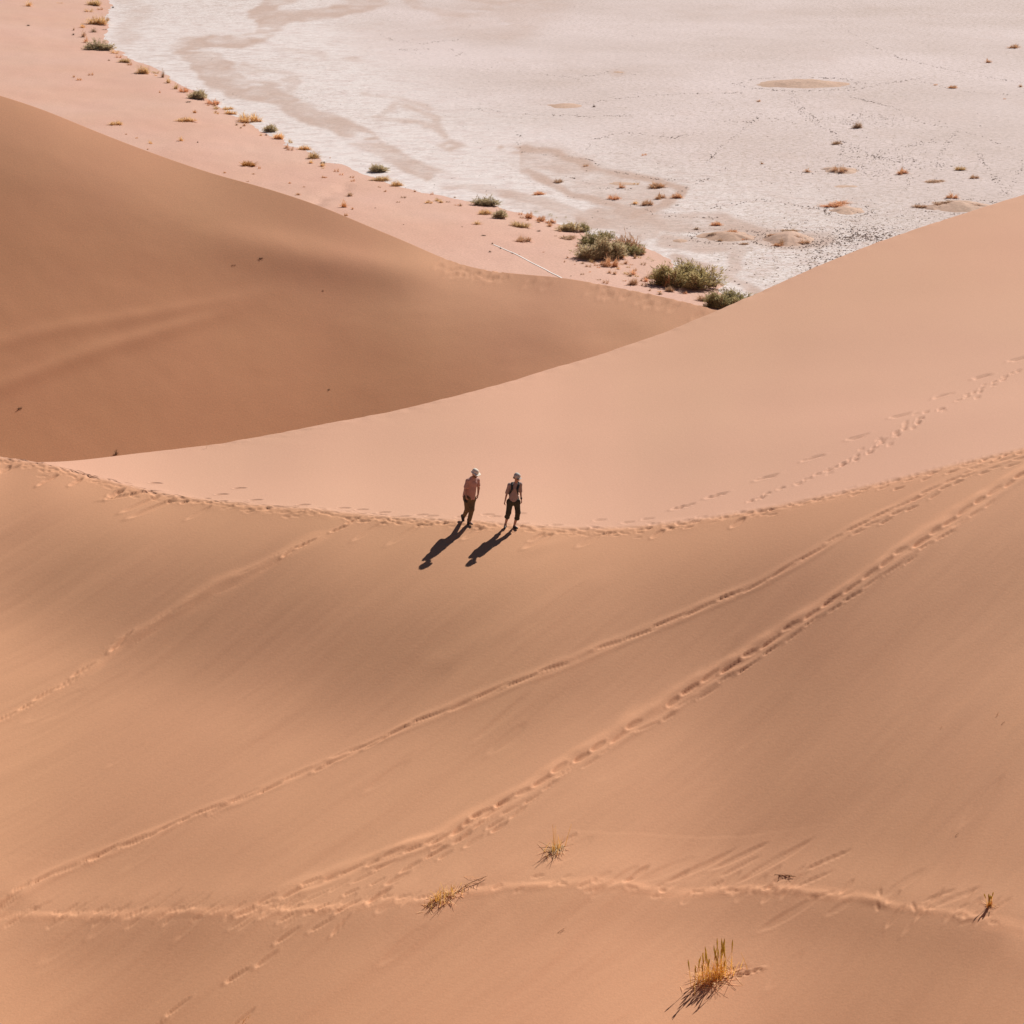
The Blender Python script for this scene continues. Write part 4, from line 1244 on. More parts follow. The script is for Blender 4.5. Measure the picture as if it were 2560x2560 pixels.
 (2145,321,30,22,'brown','round brown tuft in trampled ground under the largest mound',G2),
 (1897,255,15,6,'orange','small pale tuft below the left tip of the largest mound',G2),
 (1485,268,10,6,'dark','small dark tuft right of the second sandy mound',G2),
]
for (x, v, w, h, kind, label, grp) in PL:
    if label is None:
        edge = np.interp(x, [p_[0] for p_ in E[2:]], [p_[1] for p_ in E[2:]])
        if v > edge:
            plant(x, v, w, h, kind, wisp_label(x, v, kind), G3)
        else:
            plant(x, v, w, h, kind, PANL.get((x, v), 'tiny dry wisp on the white pan'), G2)
    else:
        plant(x, v, w, h, kind, label, grp)
# more tiny wisps scattered on the strip of sand behind the crest, as small as single stems
r = random.Random(8)
for k in range(16):
    x = r.uniform(1180, 1700)
    v = r.uniform(600, 700) if x > 1400 else r.uniform(545, 640)
    e = np.interp(x, [p_[0] for p_ in E[2:]], [p_[1] for p_ in E[2:]])
    cr_ = np.interp(x, [1126, 1272, 1404, 1497, 1656, 1795], [655, 685, 696, 711, 742, 776])
    if v < e + 25 or v > cr_ - 8:
        continue
    kd = r.choice(['brown', 'orange', 'dark'])
    plant(x, v, r.uniform(5, 10), r.uniform(3, 5), kd, wisp_label(x, v, kd), G3)
# loose dry scrub growing between the big bushes and along the shore
r = random.Random(31)
for k in range(66):
    if k < 26:
        x = r.uniform(1440, 1660); v = 600 + (x - 1440) * 0.36 + r.uniform(10, 62)
    else:
        x = r.uniform(300, 1420); v = float(np.interp(x, [p_[0] for p_ in E[2:]], [p_[1] for p_ in E[2:]])) + r.uniform(6, 22)
    kd = r.choice(['brown', 'orange', 'straw'])
    w_ = r.uniform(9, 20)
    plant(x, v, w_, w_ * r.uniform(.4, .65), kd, wisp_label(x, v, kd).replace('tiny', 'small').replace('wisp', 'tuft'), G3)
# dark plants on the shaded face of the middle dune
G4 = 'small dark plants on the middle dune'
for (x, v, w, h, lab) in [(49,1016,16,9,'dark sprawling plant low on the brown dune face at far left'),
    (289,1132,15,14,'dark bristly plant low on the brown dune face just above the bright slope'),
    (652,649,17,5,'dark flat twig high on the brown dune face, right of two'),
    (585,660,15,4,'dark flat twig high on the brown dune face, left of two'),
    (575,914,10,4,'dark slanting stalk in the middle of the brown dune face'),
    (822,972,8,4,'dark speck of a plant low on the right half of the brown dune face'),
    (594,1059,7,4,'dark speck of a plant close to the bright slope edge'),
    (474,1078,11,5,'pair of dark specks left of the thin stalk on the slope edge'),
    (807,725,6,3,'tiny dark speck near the centre right of the brown dune face')]:
    plant(x, v, w, h, 'dark', lab, G4, 'mid', 'dark_plant', 'plant')
X, Y, Z = ground_hit(518, 1116, 'near')
me = bpy.data.meshes.new('dry_stalk'); V, F = [], []
quad_strip(V, F, [Vector((0, 0, -.03)), Vector((0.01, 0, .1)), Vector((0.0, 0, .24))], 0.008, 0.003, Vector((1, 0, 0)))
me.from_pydata(V, [], F); me.materials.append(KIND['brown'])
o = bpy.data.objects.new('dry_stalk', me); COL.objects.link(o); o.location = (X, Y - 0.15, Z)
o['label'] = 'single thin stalk standing on the edge of the bright slope at left'; o['category'] = 'stalk'

# thin white line lying on the sand
a = ground_hit(1234, 612, 'flat'); b = ground_hit(1420, 702, 'flat')
V, F = [], []
n = 60
for i in range(n):
    t = i / (n - 1)
    px_, py_ = a[0] + (b[0] - a[0]) * t + 0.10 * math.sin(t * 5), a[1] + (b[1] - a[1]) * t + 0.7 * math.sin(t * 3.1)
    z = flat_z(px_, py_) + 0.03
    dx, dy = b[0] - a[0], b[1] - a[1]; L = math.hypot(dx, dy); nx, ny = -dy / L, dx / L
    for k in range(6):
        an = k * math.pi / 3
        V.append((px_ + nx * 0.06 * math.cos(an), py_ + ny * 0.06 * math.cos(an), z + 0.007 * math.sin(an)))
for i in range(n - 1):
    for k in range(6):
        F.append((i * 6 + k, i * 6 + (k + 1) % 6, (i + 1) * 6 + (k + 1) % 6, (i + 1) * 6 + k))
me = bpy.data.meshes.new('white_line'); me.from_pydata(V, [], F)
me.materials.append(plain_mat('bleached_white', (0.82, 0.75, 0.70), 0.7, 0.08, 0.6))
o = bpy.data.objects.new('white_line', me); COL.objects.link(o)
o['label'] = 'long thin white line lying slantwise on the pink sand behind the crest'; o['category'] = 'line'

# ------------------------------------------------------------------ grass in the foreground
blade_m = leaf_mat('grass_gold', (0.74, 0.42, 0.09), (0.86, 0.56, 0.16), 0.5)
green_m = leaf_mat('grass_olive', (0.48, 0.33, 0.06), (0.62, 0.44, 0.10), 0.45)
dead_m = leaf_mat('grass_dead', (0.74, 0.46, 0.22), (0.90, 0.66, 0.40), 0.35)
root_m = leaf_mat('grass_root', (0.26, 0.13, 0.06), (0.42, 0.23, 0.12), 0.1)
def curved(base, d, L, droop, n=5):
    pts = []
    for i in range(n):
        t = i / (n - 1)
        pts.append(base + d * L * t + Vector((d.x, d.y, 0)) * L * droop * t * t * 0.6 - Vector((0, 0, 1)) * L * droop * t * t * 0.35)
    return pts
def blade_obj(name, pts, w0, w1, mat, parent, ang):
    V, F = [], []
    side = Vector((math.cos(ang), math.sin(ang), 0))
    quad_strip(V, F, pts, w0, w1, side)
    s2 = Vector((-math.sin(ang), math.cos(ang), 0))
    quad_strip(V, F, pts, w0, w1, s2)
    me = bpy.data.meshes.new(name); me.from_pydata(V, [], F); me.materials.append(mat)
    o = bpy.data.objects.new(name, me); COL.objects.link(o); o.parent = parent
    return o
def tuft(x, v, spread, height, n_tall, n_short, n_dead, seed, label, axis=(0.86, 0.5), lean=0.0, heads=True, mats=(None, None)):
    r = random.Random(seed)
    X, Y, Z = ground_hit(x, v, 'near')
    root = bpy.data.objects.new('grass_tuft', None); COL.objects.link(root)
    root.location = (X, Y, Z)
    root['label'] = label; root['category'] = 'grass tuft'; root['group'] = 'grass tufts on the near dune'
    ax = Vector((axis[0], axis[1], 0)).normalized(); ay = Vector((-ax.y, ax.x, 0))
    def gz(p_):
        return near_z(X + p_.x, Y + p_.y) - Z
    def rb():
        p_ = ax * r.gauss(0, spread * 0.5) + ay * r.gauss(0, spread * 0.18)
        p_.z = gz(p_) - 0.01
        return p_
    for k in range(n_tall):
        b_ = rb(); az = r.uniform(0, 6.28); til = abs(r.gauss(0, 0.16)) + lean
        d = Vector((math.cos(az) * til, math.sin(az) * til, 1)).normalized()
        L = height * r.uniform(0.55, 1.0)
        pts = curved(b_, d, L, r.uniform(0, .15))
        bo = blade_obj('grass_blade', pts, 0.0085, 0.0035, blade_m, root, r.uniform(0, 3.1))
        if heads:                                     # seed head: the thick upper third of the stalk
            hp = [pts[2].lerp(pts[3], 0.5), pts[3], pts[3].lerp(pts[4], 0.5), pts[4]]
            V, F = [], []
            for an in (0.2, 1.8):
                quad_strip(V, F, hp[:3], 0.008, 0.019, Vector((math.cos(an), math.sin(an), 0)))
                quad_strip(V, F, hp[2:], 0.019, 0.004, Vector((math.cos(an), math.sin(an), 0)))
            me = bpy.data.meshes.new('seed_head'); me.from_pydata(V, [], F); me.materials.append(green_m)
            so_ = bpy.data.objects.new('seed_head', me); COL.objects.link(so_); so_.parent = bo
    V, F = [], []
    for k in range(n_short):
        b_ = rb(); az = r.uniform(0, 6.28); til = abs(r.gauss(0, 0.45))
        d = Vector((math.cos(az) * til, math.sin(az) * til, 1)).normalized()
        quad_strip(V, F, curved(b_, d, height * r.uniform(0.2, 0.6), r.uniform(0, .4)), 0.0085, 0.003, Vector((r.uniform(-1, 1), r.uniform(-1, 1), 0)).normalized())
    me = bpy.data.meshes.new('short_grass'); me.from_pydata(V, [], F); me.materials.append(blade_m)
    o = bpy.data.objects.new('short_grass', me); COL.objects.link(o); o.parent = root; o['kind'] = 'stuff'
    V, F = [], []
    for k in range(n_dead):
        b_ = rb(); az = r.uniform(0, 6.28)
        d = Vector((math.cos(az), math.sin(az), r.uniform(0.05, 0.55))).normalized()
        pts = curved(b_, d, height * r.uniform(0.15, 0.55), r.uniform(0, .6))
        for q_ in pts:
            q_.z = max(q_.z, gz(q_) + 0.006)
        quad_strip(V, F, pts, 0.009, 0.004, Vector((0, 0, 1)).cross(d).normalized())
    me = bpy.data.meshes.new('dead_stems'); me.from_pydata(V, [], F)
    me.materials.append(mats[0] or dead_m)
    o = bpy.data.objects.new('dead_stems', me); COL.objects.link(o); o.parent = root; o['kind'] = 'stuff'
    V, F = [], []
    for k in range(max(8, n_dead // 2)):
        b_ = rb(); az = r.uniform(0, 6.28)
        d = Vector((math.cos(az), math.sin(az), r.uniform(-0.1, 0.3))).normalized()
        pts = curved(b_ + Vector((0, 0, 0.02)), d, height * r.uniform(0.08, 0.2), 0.3)
        quad_strip(V, F, pts, 0.011, 0.004, Vector((0, 0, 1)).cross(d).normalized())
    me = bpy.data.meshes.new('root_crown'); me.from_pydata(V, [], F); me.materials.append(root_m)
    o = bpy.data.objects.new('root_crown', me); COL.objects.link(o); o.parent = root
    return root
tuft(1783, 2455, 0.52, 1.05, 28, 130, 90, 1, 'largest golden green grass tuft near the bottom, right of centre')
tuft(1386, 2131, 0.30, 0.72, 6, 14, 60, 2, 'dry tuft with one tall thin stalk above the low crest path', axis=(0.7, 0.7), heads=False)
tuft(1108, 2264, 0.52, 0.42, 9, 80, 130, 3, 'sprawling yellow dry tuft on the low crest path with long dark shadow', axis=(0.75, 0.66), heads=False)
tuft(2473, 2270, 0.10, 0.40, 10, 22, 8, 4, 'small upright yellow tuft beside the path at the right edge')
# dry branches and twigs lying about
def twig(x0, v0, x1, v1, th, mat, label, name='fallen_twig', forks=4, seed=0, lift=0.05):
    r = random.Random(seed)
    a = Vector(ground_hit(x0, v0, 'near')); b = Vector(ground_hit(x1, v1, 'near'))
    V, F = [], []
    def seg(p0, p1, w0, w1):
        d = (p1 - p0).normalized()
        s1 = d.cross(Vector((0, 0, 1))).normalized(); s2 = d.cross(s1)
        mid = p0.lerp(p1, .5) + s1 * r.uniform(-.06, .06) * (p1 - p0).length + Vector((0, 0, lift * 0.5))
        quad_strip(V, F, [p0, mid, p1], w0, w1, s1); quad_strip(V, F, [p0, mid, p1], w0, w1, s2)
    up = Vector((0, 0, 1))
    seg(a + up * th, b + up * (th + lift), th, th * 0.6)
    L = (b - a).length
    for k in range(forks):
        p0 = a.lerp(b, r.uniform(.2, .9)) + up * (th + lift * .4)
        az = r.uniform(0, 6.28)
        p1 = p0 + Vector((math.cos(az), math.sin(az), r.uniform(0.0, .5))) * L * r.uniform(.12, .3)
        p1.z = max(p1.z, near_z(p1.x, p1.y) + 0.01)
        seg(p0, p1, th * .6, th * .3)
    o0 = a.copy()
    V2 = [tuple(Vector(p_) - o0) for p_ in V]
    me = bpy.data.meshes.new(name); me.from_pydata(V2, [], F); me.materials.append(mat)
    o = bpy.data.objects.new(name, me); COL.objects.link(o); o.location = o0
    o['label'] = label; o['category'] = 'twig'; o['group'] = 'dry twigs on the near dune'
    return o
twig(1135, 2256, 1216, 2212, 0.012, root_m, 'long brown stalk lying between the yellow tuft and the path', forks=9, seed=1)
twig(1160, 2206, 1192, 2216, 0.005, dead_m, 'thin bent straw left of the end of the long brown stalk', forks=2, seed=2, lift=0.06)
twig(1936, 2195, 1990, 2206, 0.010, root_m, 'dark knobbly twig lying among slide marks above the low crest', forks=8, seed=3, lift=0.01)
twig(2472, 2294, 2480, 2268, 0.006, root_m, 'short dark stick at the foot of the small yellow tuft', forks=1, seed=4, lift=0.02)
twig(604, 2556, 628, 2542, 0.010, dead_m, 'pale curved root sticking out of the sand at the bottom edge', forks=4, seed=5, lift=0.1)
twig(1394, 2332, 1414, 2322, 0.006, root_m, 'tiny dark twig on sand below the low crest near centre', forks=3, seed=6, lift=0.03)
twig(2492, 1786, 2500, 1778, 0.006, dead_m, 'tiny pale straw at the right side halfway down', forks=2, seed=7, lift=0.05)
twig(2503, 1812, 2512, 1806, 0.006, root_m, 'tiny dark stub under the pale straw at the right side', forks=1, seed=8, lift=0.02)
twig(2388, 2095, 2396, 2090, 0.006, root_m, 'tiny dark stub with a wind streak at lower right', forks=2, seed=9, lift=0.03)
twig(2352, 1817, 2357, 1812, 0.005, dead_m, 'tiny white straw on the smooth slope at right', forks=0, seed=10, lift=0.05)
twig(1148, 1313, 1152, 1311, 0.010, root_m, 'small brown stub on the crest left of the walking man', forks=3, seed=11, lift=0.03)
# small berm of sand trailing behind the big tuft is part of the dune relief
# ------------------------------------------------------------------ people
def sdf_mesh(name, prims, mat, res=0.008, cuts=(), lo=None, hi=None):
    """prims: (p0, p1, r0, r1, k, flat) -> one continuous surface; cuts: (point, normal) half spaces removed"""
    P0 = np.array([p_[0] for p_ in prims]); P1 = np.array([p_[1] for p_ in prims])
    rr = max(max(p_[2], p_[3]) for p_ in prims) * 1.3 + 0.03
    mn = np.minimum(P0, P1).min(0) - rr; mx = np.maximum(P0, P1).max(0) + rr
    n = np.ceil((mx - mn) / res).astype(int) + 1
    xs = [mn[i] + np.arange(n[i]) * res for i in range(3)]
    Fd = np.full(tuple(n), 0.5)
    for (p0, p1, r0, r1, k, flat) in prims:
        p0 = np.array(p0); p1 = np.array(p1)
        R_ = max(r0, r1) * 1.35 + 0.05 + k
        a = np.clip(((np.minimum(p0, p1) - R_ - mn) / res).astype(int), 0, n - 1)
        b = np.clip(((np.maximum(p0, p1) + R_ - mn) / res).astype(int) + 2, 1, n)
        gx_, gy_, gz_ = np.meshgrid(xs[0][a[0]:b[0]], xs[1][a[1]:b[1]], xs[2][a[2]:b[2]], indexing='ij', sparse=True)
        vx, vy, vz = gx_ - p0[0], gy_ - p0[1], gz_ - p0[2]
        if flat is not None:
            ax_, s_ = flat
            ax_ = np.array(ax_) / np.linalg.norm(ax_)
            dt = vx * ax_[0] + vy * ax_[1] + vz * ax_[2]
            ex = (1 / s_ - 1)
            pd = p1 - p0
            pd = pd + ax_ * (pd @ ax_) * ex
            vx, vy, vz = vx + dt * ax_[0] * ex, vy + dt * ax_[1] * ex, vz + dt * ax_[2] * ex
        else:
            pd = p1 - p0
        L2 = float(pd @ pd) + 1e-9
        t = np.clip((vx * pd[0] + vy * pd[1] + vz * pd[2]) / L2, 0, 1)
        d = np.sqrt((vx - t * pd[0]) ** 2 + (vy - t * pd[1]) ** 2 + (vz - t * pd[2]) ** 2) - (r0 + (r1 - r0) * t)
        sub = Fd[a[0]:b[0], a[1]:b[1], a[2]:b[2]]
        h = np.clip(0.5 + 0.5 * (sub - d) / k, 0, 1)
        Fd[a[0]:b[0], a[1]:b[1], a[2]:b[2]] = sub * (1 - h) + d * h - k * h * (1 - h)
    GX, GY, GZ = np.meshgrid(*xs, indexing='ij', sparse=True)
    for (p_, nn, *rest) in cuts:
        nn = np.array(nn, float); nn /= np.linalg.norm(nn)
        dd = (GX - p_[0]) * nn[0] + (GY - p_[1]) * nn[1] + (GZ - p_[2]) * nn[2]
        if rest:
            wob, = rest
            dd = dd + wob * np.sin(GX * 55 + GY * 40)
        Fd = np.maximum(Fd, dd)
    Fd[0] = Fd[-1] = 0.5; Fd[:, 0] = Fd[:, -1] = 0.5; Fd[:, :, 0] = Fd[:, :, -1] = 0.5
    ins = Fd < 0
    c = np.zeros(tuple(n - 1), int)
    acc = np.zeros(tuple(n - 1) + (3,)); cnt = np.zeros(tuple(n - 1))
    sl = lambda i, o: slice(o, (n[i] - 1) + o)
    base = np.stack(np.meshgrid(*[np.arange(m_ - 1) for m_ in n], indexing='ij'), -1).astype(float)
    any_ = np.zeros(tuple(n - 1), bool); all_ = np.ones(tuple(n - 1), bool)
    for dx in (0, 1):
        for dy in (0, 1):
            for dz in (0, 1):
                q_ = ins[sl(0, dx), sl(1, dy), sl(2, dz)]
                any_ |= q_; all_ &= q_
    act = any_ & ~all_
    idx = np.argwhere(act)
    vid = -np.ones(tuple(n - 1), int); vid[tuple(idx.T)] = np.arange(len(idx))
    pos_ = np.zeros((len(idx), 3)); ct = np.zeros(len(idx))
    i0, i1, i2 = idx.T
    for axn in range(3):
        o1, o2 = [k_ for k_ in range(3) if k_ != axn]
        for u in (0, 1):
            for w in (0, 1):
                off = [0, 0, 0]; off[o1] = u; off[o2] = w
                A = Fd[i0 + off[0], i1 + off[1], i2 + off[2]]
                of2 = list(off); of2[axn] = 1
                B = Fd[i0 + of2[0], i1 + of2[1], i2 + of2[2]]
                cr_ = (A < 0) != (B < 0)
                t = np.where(cr_, A / np.where(cr_, A - B, 1), 0)
                v = np.zeros((len(idx), 3)); v[:, o1] = u; v[:, o2] = w; v[:, axn] = t
                pos_ += v * cr_[:, None]; ct += cr_
    pos_ = mn + (idx + pos_ / np.maximum(ct, 1)[:, None]) * res
    faces = []
    for axn in range(3):
        o1, o2 = [(1, 2), (2, 0), (0, 1)][axn]
        lo_ = [slice(1, n[k_] - 1) for k_ in range(3)]
        lo_[axn] = slice(0, n[axn] - 1)
        hi_ = list(lo_); hi_[axn] = slice(1, n[axn])
        A = ins[tuple(lo_)]; B = ins[tuple(hi_)]
        e = np.argwhere(A != B)
        s_ = A[tuple(e.T)]
        st = np.array([1, 1, 1]); st[axn] = 0
        e = e + st
        def cell(a_, b_):
            q_ = e.copy(); q_[:, o1] -= a_; q_[:, o2] -= b_
            return vid[tuple(q_.T)]
        f = np.stack([cell(0, 0), cell(1, 0), cell(1, 1), cell(0, 1)], 1)
        f[~s_] = f[~s_][:, ::-1]
        faces.append(f)
    f = np.concatenate(faces)
    f = f[(f >= 0).all(1)]
    me = bpy.data.meshes.new(name)
    me.from_pydata(pos_.tolist(), [], f.tolist())
    me.polygons.foreach_set('use_smooth', np.ones(len(me.polygons), bool))
    me.materials.append(mat)
    return me

def person(x, v, label, figure):
    X, Y, Z = ground_hit(x, v, 'near')
    root = bpy.data.objects.new('person', None); COL.objects.link(root)
    root.location = (X, Y, Z)
    root['label'] = label; root['category'] = 'person'; root['group'] = 'walkers on the dune crest'
    figure(root, lambda dx, dy: near_z(X + dx, Y + dy) - Z)
    return root
def child(name, me, parent, label=None):
    o = bpy.data.objects.new(name, me); COL.objects.link(o); o.parent = parent
    if label:
        o['label'] = label
    return o

skin_m = plain_mat('tanned_skin', (0.42, 0.225, 0.155), 0.55, 0.06, 6, 0.35)
hair_m = plain_mat('grey_hair', (0.26, 0.21, 0.17), 0.7, 0.2, 30)
eye_m = plain_mat('dark_glasses', (0.015, 0.015, 0.017), 0.2, 0.0, 3, 0.6)

def cap(p0, p1, r0, r1=None, k=0.02, flat=None):
    return (tuple(p0), tuple(p1), r0, r0 if r1 is None else r1, k, flat)
def vlerp(a, b, t):
    return tuple(a[i] + (b[i] - a[i]) * t for i in range(3))
def vadd(a, b):
    return tuple(a[i] + b[i] for i in range(3))

def hand(wrist, d, side, thumb, s=1.0, curl=0.5):
    """palm, four unequal bent fingers and a thumb from the side of the palm"""
    d = Vector(d).normalized(); side = Vector(side); side = (side - d * side.dot(d)).normalized()
    n_ = d.cross(side).normalized()
    if Vector(thumb).dot(n_) < 0:
        n_ = -n_
    w = Vector(wrist)
    palm = w + d * 0.052 * s
    out = [cap(w, palm + d * 0.02 * s, 0.024 * s, 0.030 * s, 0.015, (tuple(n_), 0.55))]
    for i, (o_, ln) in enumerate(((-0.030, .062), (-0.010, .076), (0.010, .072), (0.030, .056))):
        k0 = palm + d * 0.028 * s + side * o_ * s
        k1 = k0 + (d * 0.9 + n_ * curl * (0.5 + .12 * i)).normalized() * ln * 0.55 * s
        k2 = k1 + (d * 0.55 + n_ * (curl * 1.5 + .08 * i)).normalized() * ln * 0.5 * s
        out += [cap(k0, k1, 0.0105 * s, 0.0095 * s, 0.005), cap(k1, k2, 0.0095 * s, 0.0075 * s, 0.004)]
    t0 = w + d * 0.02 * s - side * 0.024 * s
    t1 = t0 + (d * 0.75 - side * 0.6 + n_ * 0.35).normalized() * 0.038 * s
    t2 = t1 + (d * 0.95 - side * 0.15 + n_ * 0.4).normalized() * 0.030 * s
    out += [cap(t0, t1, 0.013 * s, 0.011 * s, 0.006), cap(t1, t2, 0.011 * s, 0.009 * s, 0.004)]
    return out

def head_prims(c, f, up, s=1.0):
    """c head centre, f facing direction, up"""
    c = Vector(c); f = Vector(f).normalized(); up = Vector(up); up = (up - f * up.dot(f)).normalized()
    sd_ = f.cross(up).normalized()
    P = lambda a, b, c_: tuple(c + sd_ * a * s + f * b * s + up * c_ * s)
    out = [cap(P(0, -0.012, 0.030), P(0, 0.012, 0.028), 0.088 * s, 0.085 * s, 0.02),
           cap(P(0, 0.030, -0.035), P(0, 0.045, -0.072), 0.058 * s, 0.038 * s, 0.03),
           cap(P(0, 0.020, -0.055), P(0, 0.060, -0.080), 0.045 * s, 0.024 * s, 0.02),
           cap(P(0, 0.088, 0.012), P(0, 0.112, -0.022), 0.011 * s, 0.016 * s, 0.012),
           cap(P(-0.02, 0.080, -0.048), P(0.02, 0.080, -0.048), 0.010 * s, 0.010 * s, 0.008),
           cap(P(-0.038, 0.076, 0.026), P(0.038, 0.076, 0.026), 0.012 * s, 0.012 * s, 0.012),
           cap(P(-0.082, -0.008, 0.012), P(-0.088, -0.014, -0.020), 0.016 * s, 0.012 * s, 0.008),
           cap(P(0.082, -0.008, 0.012), P(0.088, -0.014, -0.020), 0.016 * s, 0.012 * s, 0.008)]
    return out, P

def man(root, gz):
    kx = 1 / (9.66 * 81.7); kz = 1 / (9.66 * 77.9)
    def J(px, py, y=0.0):
        return ((px - 520) * kx, y, (1560 - py) * kz - 0.319 * y)
    pel, bel, che, nek = J(520, 905, .02), J(548, 745, .0), J(590, 560, -.02), J(612, 430, -.04)
    shL, shR = J(488, 512, -.10), J(718, 486, .08)
    elL, elR = J(432, 690, -.13), J(742, 680, .10)
    wrL, wrR = J(442, 850, -.20), J(728, 838, .04)
    hpL, hpR = J(462, 930, -.03), J(592, 935, .05)
    knL, knR = J(468, 1190, -.02), J(578, 1190, -.07)
    anL, anR = J(388, 1345, .28), J(505, 1470, -.02)
    head_c = J(660, 338, -.11)
    f = Vector((0.66, -0.62, -0.34)).normalized(); up = Vector((0.30, -0.22, 0.93))
    hp_, HP = head_prims(head_c, f, up, 1.06)
    body = [cap(pel, bel, .125, .130, .05, ((0.2, 1, 0), .80)), cap(bel, che, .130, .140, .05, ((0.2, 1, 0), .78)),
            cap(vadd(che, (-.02, 0, .05)), nek, .115, .055, .05, ((0.2, 1, 0), .8)), cap(nek, HP(0, .0, -.07), .056, .052, .03),
            cap(shL, shR, .056, .056, .04), cap(shL, elL, .052, .040, .03), cap(elL, wrL, .040, .026, .02),
            cap(shR, elR, .052, .040, .03), cap(elR, wrR, .040, .026, .02),
            cap(hpL, knL, .088, .058, .03), cap(knL, anL, .056, .038, .02), cap(hpR, knR, .088, .058, .03), cap(knR, anR, .056, .040, .02),
            cap(anL, J(362, 1480, .30), .036, .030, .02), cap(anR, J(575, 1545, -.10), .036, .028, .02)] + hp_
    body += hand(wrL, (0.12, -.25, -1), (0.4, -1, 0), (1, 0, 0), 1.1, .6)
    body += hand(wrR, (-.20, -.2, -1), (0.3, -1, 0), (-1, 0, 0), 1.1, .7)
    child('body', sdf_mesh('body', body, skin_m, 0.008), root)
    # shirt, hanging loose, tail lifted behind
    shirt = [cap(J(505, 870, .04), bel, .162, .155, .05, ((0.2, 1, 0), .82)), cap(bel, che, .153, .160, .05, ((0.2, 1, 0), .80)),
             cap(vadd(che, (-.02, 0, .04)), vadd(nek, (0, 0, -.03)), .125, .072, .05, ((0.2, 1, 0), .85)),
             cap(vadd(nek, (-.03, 0, -.015)), shL, .062, .055, .05), cap(vadd(nek, (0.01, 0, -.03)), shR, .060, .055, .05), cap(shL, shR, .054, .054, .06), cap(shL, vlerp(shL, elL, .80), .060, .072, .04), cap(shR, vlerp(shR, elR, .60), .060, .068, .04),
             cap(J(470, 700, .06), J(395, 880, .14), .10, .055, .07), cap(J(600, 700, -.06), J(596, 930, -.04), .09, .085, .05)]
    cuts = [(J(500, 948, 0), (0.10, 0, -1), .006),
            (J(432, 655, -.13), Vector(vadd(elL, tuple(-c_ for c_ in shL))).normalized() * 1.0)]
    child('shirt', sdf_mesh('shirt', shirt, plain_mat('pink_shirt', (0.50, 0.28, 0.23), 0.9, 0.10, 9), 0.009, cuts[:1]), root)
    cloth = plain_mat('khaki_trousers', (0.15, 0.100, 0.052), 0.9, 0.15, 8)
    tr = [cap(hpL, hpR, .120, .118, .05), cap(J(520, 850, .02), pel, .128, .135, .05, ((0.2, 1, 0), .85)),
          cap(hpL, knL, .108, .080, .04), cap(knL, vlerp(knL, anL, .85), .078, .062, .03), cap(hpR, knR, .106, .080, .04), cap(knR, J(520, 1440, -.03), .080, .066, .03)]
    child('trousers', sdf_mesh('trousers', tr, cloth, 0.009), root)
    blk = plain_mat('black_leather', (0.018, 0.017, 0.016), 0.5, 0.2, 10)
    bootR = [cap(J(502, 1440, -.02), anR, .055, .052, .02), cap(J(498, 1500, .02), J(490, 1540, .02), .052, .042, .02), cap(J(495, 1535, .0), J(582, 1548, -.12), .042, .034, .02, ((0, 0, 1), .75))]
    child('boot', sdf_mesh('boot', bootR, blk, 0.008), root)
    bootL = [cap(vlerp(knL, anL, .9), J(374, 1370, .30), .056, .054, .02), cap(J(345, 1350, .32), J(368, 1500, .25), .054, .040, .02)]
    child('boot', sdf_mesh('boot', bootL, blk, 0.008), root)
    child('belt_pouch', sdf_mesh('belt_pouch', [cap(J(425, 985, -.15), J(455, 1015, -.15), .040, .036, .01)], blk, 0.008), root)
    hatm = plain_mat('cream_cotton', (0.80, 0.72, 0.60), 0.9, 0.06, 12)
    crown = [cap(HP(0, -.012, .052), HP(0, .004, .056), .102, .098, .02), cap(HP(0, -.04, .080), HP(0, .03, .085), .076, .072, .02)]
    upv = Vector(HP(0, 0, 1)) - Vector(HP(0, 0, 0))
    h = child('hat', sdf_mesh('hat', crown + [cap(HP(0, .0, .045), HP(0, .0, .040), .128, .140, .01, (tuple(upv), .22)),
              cap(HP(-.05, .09, .036), HP(.05, .105, .030), .074, .074, .02, (tuple(upv), .16))], hatm, 0.007, [(HP(0, 0, .028), tuple(-upv))]), root)
    child('sunglasses', sdf_mesh('sunglasses', [cap(HP(-.055, .082, .018), HP(-.018, .096, .018), .019, .019, .004), cap(HP(.055, .082, .018), HP(.018, .096, .018), .019, .019, .004),
          cap(HP(-.02, .098, .022), HP(.02, .098, .022), .006, .006, .004)], eye_m, 0.005), root)
    child('beard', sdf_mesh('beard', [cap(HP(-.05, .035, -.06), HP(0, .075, -.088), .026, .024, .015), cap(HP(.05, .035, -.06), HP(0, .075, -.088), .026, .024, .015)], plain_mat('dark_beard', (0.10, 0.06, 0.04), 0.8, 0.2, 30), 0.006), root)
    child('collar', sdf_mesh('collar', [cap(vadd(nek, (-.07, -.01, -.0)), vadd(nek, (.0, -.075, -.045)), .018, .014, .01), cap(vadd(nek, (.07, -.0, -.0)), vadd(nek, (.03, -.075, -.05)), .018, .014, .01)],
          plain_mat('collar_pink', (0.66, 0.45, 0.38), 0.9, 0.08, 12), 0.006), root)

